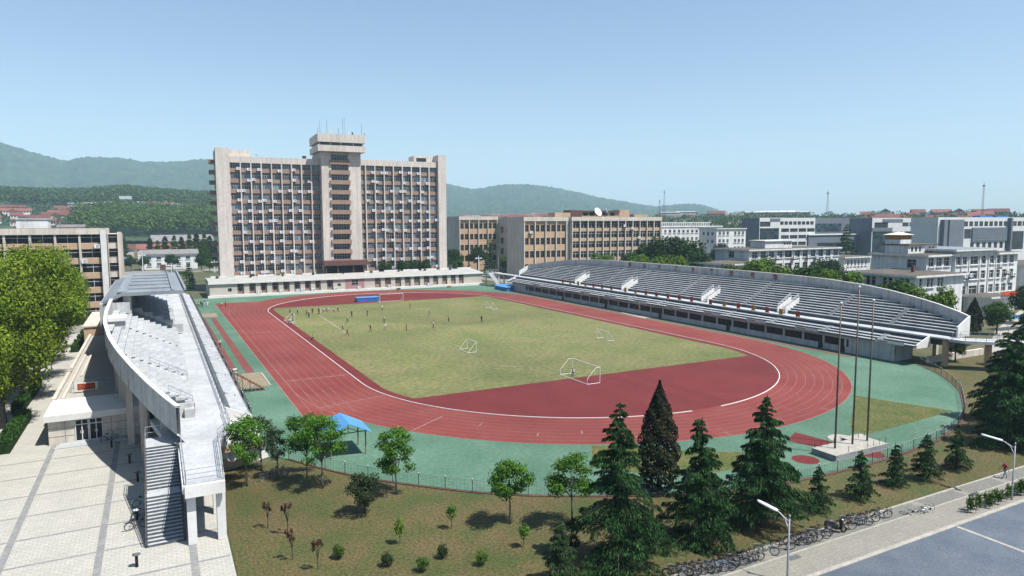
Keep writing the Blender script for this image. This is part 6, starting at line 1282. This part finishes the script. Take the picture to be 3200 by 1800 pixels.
# ---------------------------------------------------------------- people
def body(pose):
    """one continuous skinned body; faces -Y; angles in degrees (hip, knee, shoulder, elbow)"""
    R_ = math.radians
    drop = pose.get('drop', 0); lean = R_(pose.get('lean', 0)); V = []; E_ = []; Rad = []; Tg = []
    def add(p, r, par, tagm):
        V.append(Vector(p)); Rad.append(r); Tg.append(tagm)
        if par is not None: E_.append((par, len(V)-1))
        return len(V)-1
    up = Vector((0, -math.sin(lean), math.cos(lean))); pel = Vector((0, 0, .92-drop))
    p0 = add(pel, .125, None, 3); p1 = add(pel+up*.2, .12, p0, 2); p2 = add(pel+up*.40, .14, p1, 2); nk = add(pel+up*.56, .058, p2, 0); hd = pel+up*.60+Vector((0, -.015, .09))
    h0 = add(hd, .088, nk, 0); h1 = add(hd+Vector((0, .005, .09)), .085, h0, 1); add(hd+Vector((0, -.085, -.005)), .016, h0, 0)
    for s, (sh, ab, el) in zip((-1, 1), pose['arms']):
        so_ = pel+up*.47+Vector((s*.17, 0, 0)); a = add(so_, .058, p2, 2); d = Vector((s*math.sin(R_(ab)), -math.sin(R_(sh)), -math.cos(R_(sh))*math.cos(R_(ab)))).normalized()
        e = so_+d*.28; b_ = add(e, .043, a, 2); q = R_(sh+el); d2 = Vector((s*math.sin(R_(ab))*.6, -math.sin(q), -math.cos(q))).normalized(); w = add(e+d2*.24, .03, b_, 0); pm = add(e+d2*.31, .034, w, 0)
        side = Vector((s, 0, 0)).cross(d2).normalized()
        for k in range(4): add(e+d2*(.39-.012*abs(k-1.3))+side*(.03-.02*k), .009, pm, 0)
        add(e+d2*.34+side*.055, .010, pm, 0)
    for s, (hp, kn) in zip((-1, 1), pose['legs']):
        o = pel+Vector((s*.09, 0, -.05)); a = add(o, .088, p0, 3); d = Vector((s*.03, -math.sin(R_(hp)), -math.cos(R_(hp)))); k = o+d*.42; b_ = add(k, .058, a, 3); q = R_(hp-kn); d2 = Vector((0, -math.sin(q), -math.cos(q))); an = add(k+d2*.40, .04, b_, 3)
        f = Vector((0, -math.cos(q), math.sin(q)*.9)); add(k+d2*.43+f*.15, .036, an, 4)
    me = bpy.data.meshes.new('tmp'); me.from_pydata([tuple(v) for v in V], E_, []); o = bpy.data.objects.new('tmp', me); COL.objects.link(o)
    md = o.modifiers.new('skin', 'SKIN'); md.use_smooth_shade = True
    for i, sv in enumerate(me.skin_vertices[0].data): sv.radius = (Rad[i], Rad[i]*(.8 if Tg[i] == 2 and Rad[i] > .1 else 1)); sv.use_root = (i == 0)
    sb = o.modifiers.new('sub', 'SUBSURF'); sb.levels = 1; sb.render_levels = 1
    dg = bpy.context.evaluated_depsgraph_get(); dg.update(); out = bpy.data.meshes.new_from_object(o.evaluated_get(dg)); out.name = 'body'; bpy.data.objects.remove(o); bpy.data.meshes.remove(me)
    seg = [(V[a], V[b], Tg[b]) for a, b in E_]; mi = []
    for p in out.polygons:
        c = p.center; best = (9e9, 0)
        for a, b_, tg in seg:
            ab = b_-a; t_ = max(0, min(1, (c-a).dot(ab)/max(ab.length_squared, 1e-9))); dd = (c-(a+ab*t_)).length
            if dd < best[0]: best = (dd, tg)
        tg = best[1]
        if tg == 0 and (c-hd).length < .2 and (c.y > hd.y+.02 or c.z > hd.z+.075): tg = 1
        if tg == 1 and c.y < hd.y-.05 and c.z < hd.z+.08: tg = 0
        mi.append(tg)
    out.materials.clear()
    for n_ in ('skin', 'hair', 'cloth_white', 'cloth_navy', 'cloth_black'): out.materials.append(M[n_])
    out.polygons.foreach_set('material_index', mi); out.polygons.foreach_set('use_smooth', [True]*len(mi)); zmin = min(v.co.z for v in out.vertices)
    for v in out.vertices: v.co.z -= zmin
    return out
POSE = {'stand': dict(arms=[(5, 10, 12), (2, 12, 15)], legs=[(3, 2), (-2, 2)]), 'walk': dict(arms=[(28, 8, 20), (-24, 8, 12)], legs=[(-22, 12), (26, 6)], lean=3), 'run': dict(arms=[(55, 10, 80), (-45, 12, 70)], legs=[(-28, 55), (48, 40)], lean=12),
        'sit': dict(arms=[(40, 12, 30), (35, 14, 40)], legs=[(82, 88), (78, 60)], drop=.62, lean=14), 'bend': dict(arms=[(70, 6, 10), (66, 8, 12)], legs=[(14, 18), (6, 10)], lean=52, drop=.04), 'wide': dict(arms=[(10, 48, 20), (12, 44, 20)], legs=[(16, 12), (-12, 6)], lean=4), 'hips': dict(arms=[(-10, 38, 60), (-10, 38, 60)], legs=[(4, 2), (-6, 4)])}
BODY = {k: body(v) for k, v in POSE.items()}
def person(pose, x, y, top, bottom, lab, rz=0.0, h=1.62, z=.016, group=None):
    o = put('person', BODY[pose], None, (x, y, z), (0, 0, rz)); s = h/1.70; o.scale = (s, s, s); o.data = BODY[pose]
    for i, c in ((2, 'cloth_'+top), (3, 'cloth_'+bottom)): o.material_slots[i].link = 'OBJECT'; o.material_slots[i].material = M[c]
    return tag(o, lab, 'person', group)
PP = [('stand', -28.6, 39.1, 'white', 'black', 'person in a white top standing left of the group near the left goal'), ('stand', -27.1, 35.0, 'grey', 'black', 'person in grey at the left of the standing cluster'), ('wide', -27.2, 31.1, 'white', 'grey', 'person in white nearest the camera in the standing cluster'), ('hips', -27.6, 29.6, 'black', 'navy', 'person in dark clothes at the front of the standing cluster'), ('stand', -25.3, 36.5, 'black', 'black', 'person all in black behind the standing cluster'), ('stand', -24.0, 34.9, 'maroon', 'black', 'person in dark red beside the one in white, right in the cluster'), ('stand', -23.3, 36.2, 'white', 'white', 'person all in white at the right end of the standing cluster'),
      ('sit', -21.7, 38.7, 'white', 'black', 'seated person, first of the sitting row by the cluster'), ('sit', -20.7, 39.0, 'white', 'grey', 'seated person in white, second of the sitting row'), ('sit', -19.8, 37.7, 'pale', 'black', 'seated person in a pale top, third of the sitting row'), ('sit', -18.5, 37.8, 'black', 'navy', 'seated person in black at the right end of the sitting row'), ('sit', -21.2, 39.4, 'grey', 'black', 'seated person in grey between the two in white'),
      ('stand', -17.8, 25.8, 'navy', 'black', 'dark player standing between the cluster and the centre'), ('walk', -21.2, 16.7, 'white', 'black', 'white shirted player walking at the start of the worn line'), ('stand', -13.8, 26.0, 'black', 'black', 'player in black with pale shoes left of the far goal'), ('walk', -25.0, 5.9, 'white', 'black', 'white shirted player by the end of the worn white line'), ('run', -26.0, -2.1, 'red', 'black', 'player in a red shirt striding near the worn line end'), ('walk', -20.2, .9, 'maroon', 'black', 'player in a pink and black top, right of the red one'),
      ('sit', -30.5, 39.4, 'navy', 'black', 'person in dark blue sitting at the back of the left goal'), ('stand', -31.6, 29.4, 'black', 'black', 'person in black leaning on the left goal'), ('sit', -33.4, 22.3, 'white', 'navy', 'person in white sitting at the foot of the left goal'), ('sit', -32.9, 21.0, 'jeans', 'white', 'person in light blue sitting at the right foot of the left goal'), ('sit', -33.2, -3.8, 'grey', 'black', 'person with grey top sitting on the touchline beside the track'),
      ('stand', -7.6, 33.5, 'white', 'black', 'white shirted player in front of the far goal'), ('stand', .5, 34.4, 'black', 'maroon', 'dark player right in front of the far goal mouth'), ('walk', -.5, 17.0, 'grey', 'grey', 'player in grey in mid pitch, right of centre'), ('stand', -13.65, 12.2, 'white', 'black', 'white shirted player, upper of two in line'), ('walk', -16.65, 1.3, 'white', 'grey', 'white shirted player, lower of two in line'), ('stand', -13, -1.9, 'black', 'maroon', 'player in black with reddish shorts in mid pitch'), ('hips', -6.4, -1, 'white', 'black', 'player in white and black, right of the one in black'), ('stand', .3, 6.2, 'pale', 'black', 'player in a pale top standing alone right of centre'), ('stand', 6.7, 1.5, 'black', 'black', 'rightmost player, all in black, alone on the pitch'),
      ('sit', -4.9, -56.1, 'white', 'navy', 'goalkeeper in white crouching in the near goal mouth'), ('walk', -50.66, -3.8, 'white', 'black', 'person in white and dark trousers walking on the jump runway'), ('sit', -44.4, 66.3, 'white', 'black', 'person in white sitting on the far corner of the track'), ('stand', -43.7, 65.0, 'orange', 'black', 'person in an orange red top at the far corner of the track'),
      ('stand', -81.2, 100, 'white', 'black', 'person in white on the path far behind the plane trees'), ('stand', -76.5, -12.2, 'maroon', 'navy', 'person in dark red on the left path beyond the hedge'), ('walk', -76.9, -14.2, 'black', 'black', 'person in black walking on the left path'), ('stand', -77.6, -16.4, 'red', 'black', 'person with red top half hidden by the plane tree leaves')]
for i, (ps, x, y, tp, bt, lab) in enumerate(PP): person(ps, x, y, tp, bt, lab, random.Random(i*3).uniform(-2.6, 2.6), 1.72)
for i, (x, y, tp, bt) in enumerate([(-53.1, 74.2, 'black', 'grey'), (-52.6, 72.9, 'white', 'black'), (-51.5, 72.3, 'red', 'black'), (-51.1, 67.1, 'yellow', 'black'), (-50.5, 66.7, 'white', 'navy'), (-49.6, 66.3, 'black', 'black'), (-48.7, 71.8, 'navy', 'white'), (-48.1, 69.4, 'orange', 'white'), (-49.8, 69.5, 'black', 'navy'), (-52.0, 69.8, 'white', 'black'), (-50.4, 71.2, 'grey', 'black'), (-52.6, 66.5, 'black', 'black'), (-48.2, 67.5, 'white', 'white'), (-51.6, 70.6, 'black', 'red')]):
    person(['stand', 'hips', 'wide', 'stand', 'walk'][i % 5], x, y, tp, bt, 'person in %s top and %s trousers in the far crowd, %s' % (tp, bt, ['nearest the stand', 'second from the stand', 'by the stand end', 'at the front', 'front centre', 'front right', 'back right', 'rightmost', 'in the middle', 'left of the middle', 'at the back', 'front left', 'right front', 'behind the middle'][i]), i*1.1, 1.62, .002, 'crowd at the far end of the left stand')
person('walk', 7.1, -110.2, 'red', 'jeans', 'person in a red top and blue jeans walking on the sidewalk by the street lamp', -1.9, 1.6, .006)
# dogs or bundles by the low building plinth
for x, y, lab in ((15.0, 88.6, 'dark bundle lying at the plinth of the low building, left of two'), (34.0, 87.8, 'tan and dark bundle lying near the right end of the plinth')):
    o = put('gear_bag', crown_mesh('bag', int(x), [(0, 0, .28, .75, .4, .28), (.5, .1, .3, .4, .35, .25)], 260, .32, 'ochre' if x > 20 else 'steel_dark', shell=.3, flat=.3), None, (x, y, .01)); tag(o, lab, 'bag')
t = thing('blue_canopy', 'pale blue corrugated canopy roof beside the white building at the right', 'canopy', (100, -64.5, 0), -.1)
b = MB()
for i in range(24): x = i*.42; b.box(x, x+.34, 0, 3.2, 2.6+.06*(i % 2), 2.68+.06*(i % 2))
b.build('roof', ['bluelight'], t); 
for x in (.3, 4.8, 9.6): b = MB(); b.tube([(x, .3, 0), (x, .3, 2.6)], .06, 5); b.build('post', ['metal'], t)
t = thing('blue_canopy', 'bright blue sheet roof among the trees left of the low house', 'canopy', (-80.5, 262, 0))
b = MB(); b.box(0, 9, 0, 5, 5.4, 5.6); b.box(-2.5, 1, -2, 1, 3.8, 4.0); b.build('roof', ['bluelight'], t); b = MB(); b.box(.2, .5, .2, .5, 0, 5.4); b.box(8.5, 8.8, .2, .5, 0, 5.4); b.build('post', ['metal'], t)
for x, y, w_, lab in ((-86, 330, 14, 'low house with a red tiled roof behind the classroom block corner'), (-70, 335, 12, 'low house with a red tiled roof, left behind the conical trees'), (-58, 340, 16, 'low house with red tiles half hidden by the conical trees'), (-44, 338, 14, 'low pale house with red tiles at the foot of the long hall')):
    t = thing('tiled_house', lab, 'house', (x, y, 0)); b = MB(); b.box(0, w_, 0, 8, 0, 8); b.build('wall', ['houseplaster'], t); b = MB(); gable(b, -.5, w_+.5, -.6, 8.6, 8, 11); b.build('roof', ['tileroof'], t)
    b = MB(); b.box(2, 3.4, -.03, 0, 4.5, 6.3); b.build('window', ['glass_dark'], t)
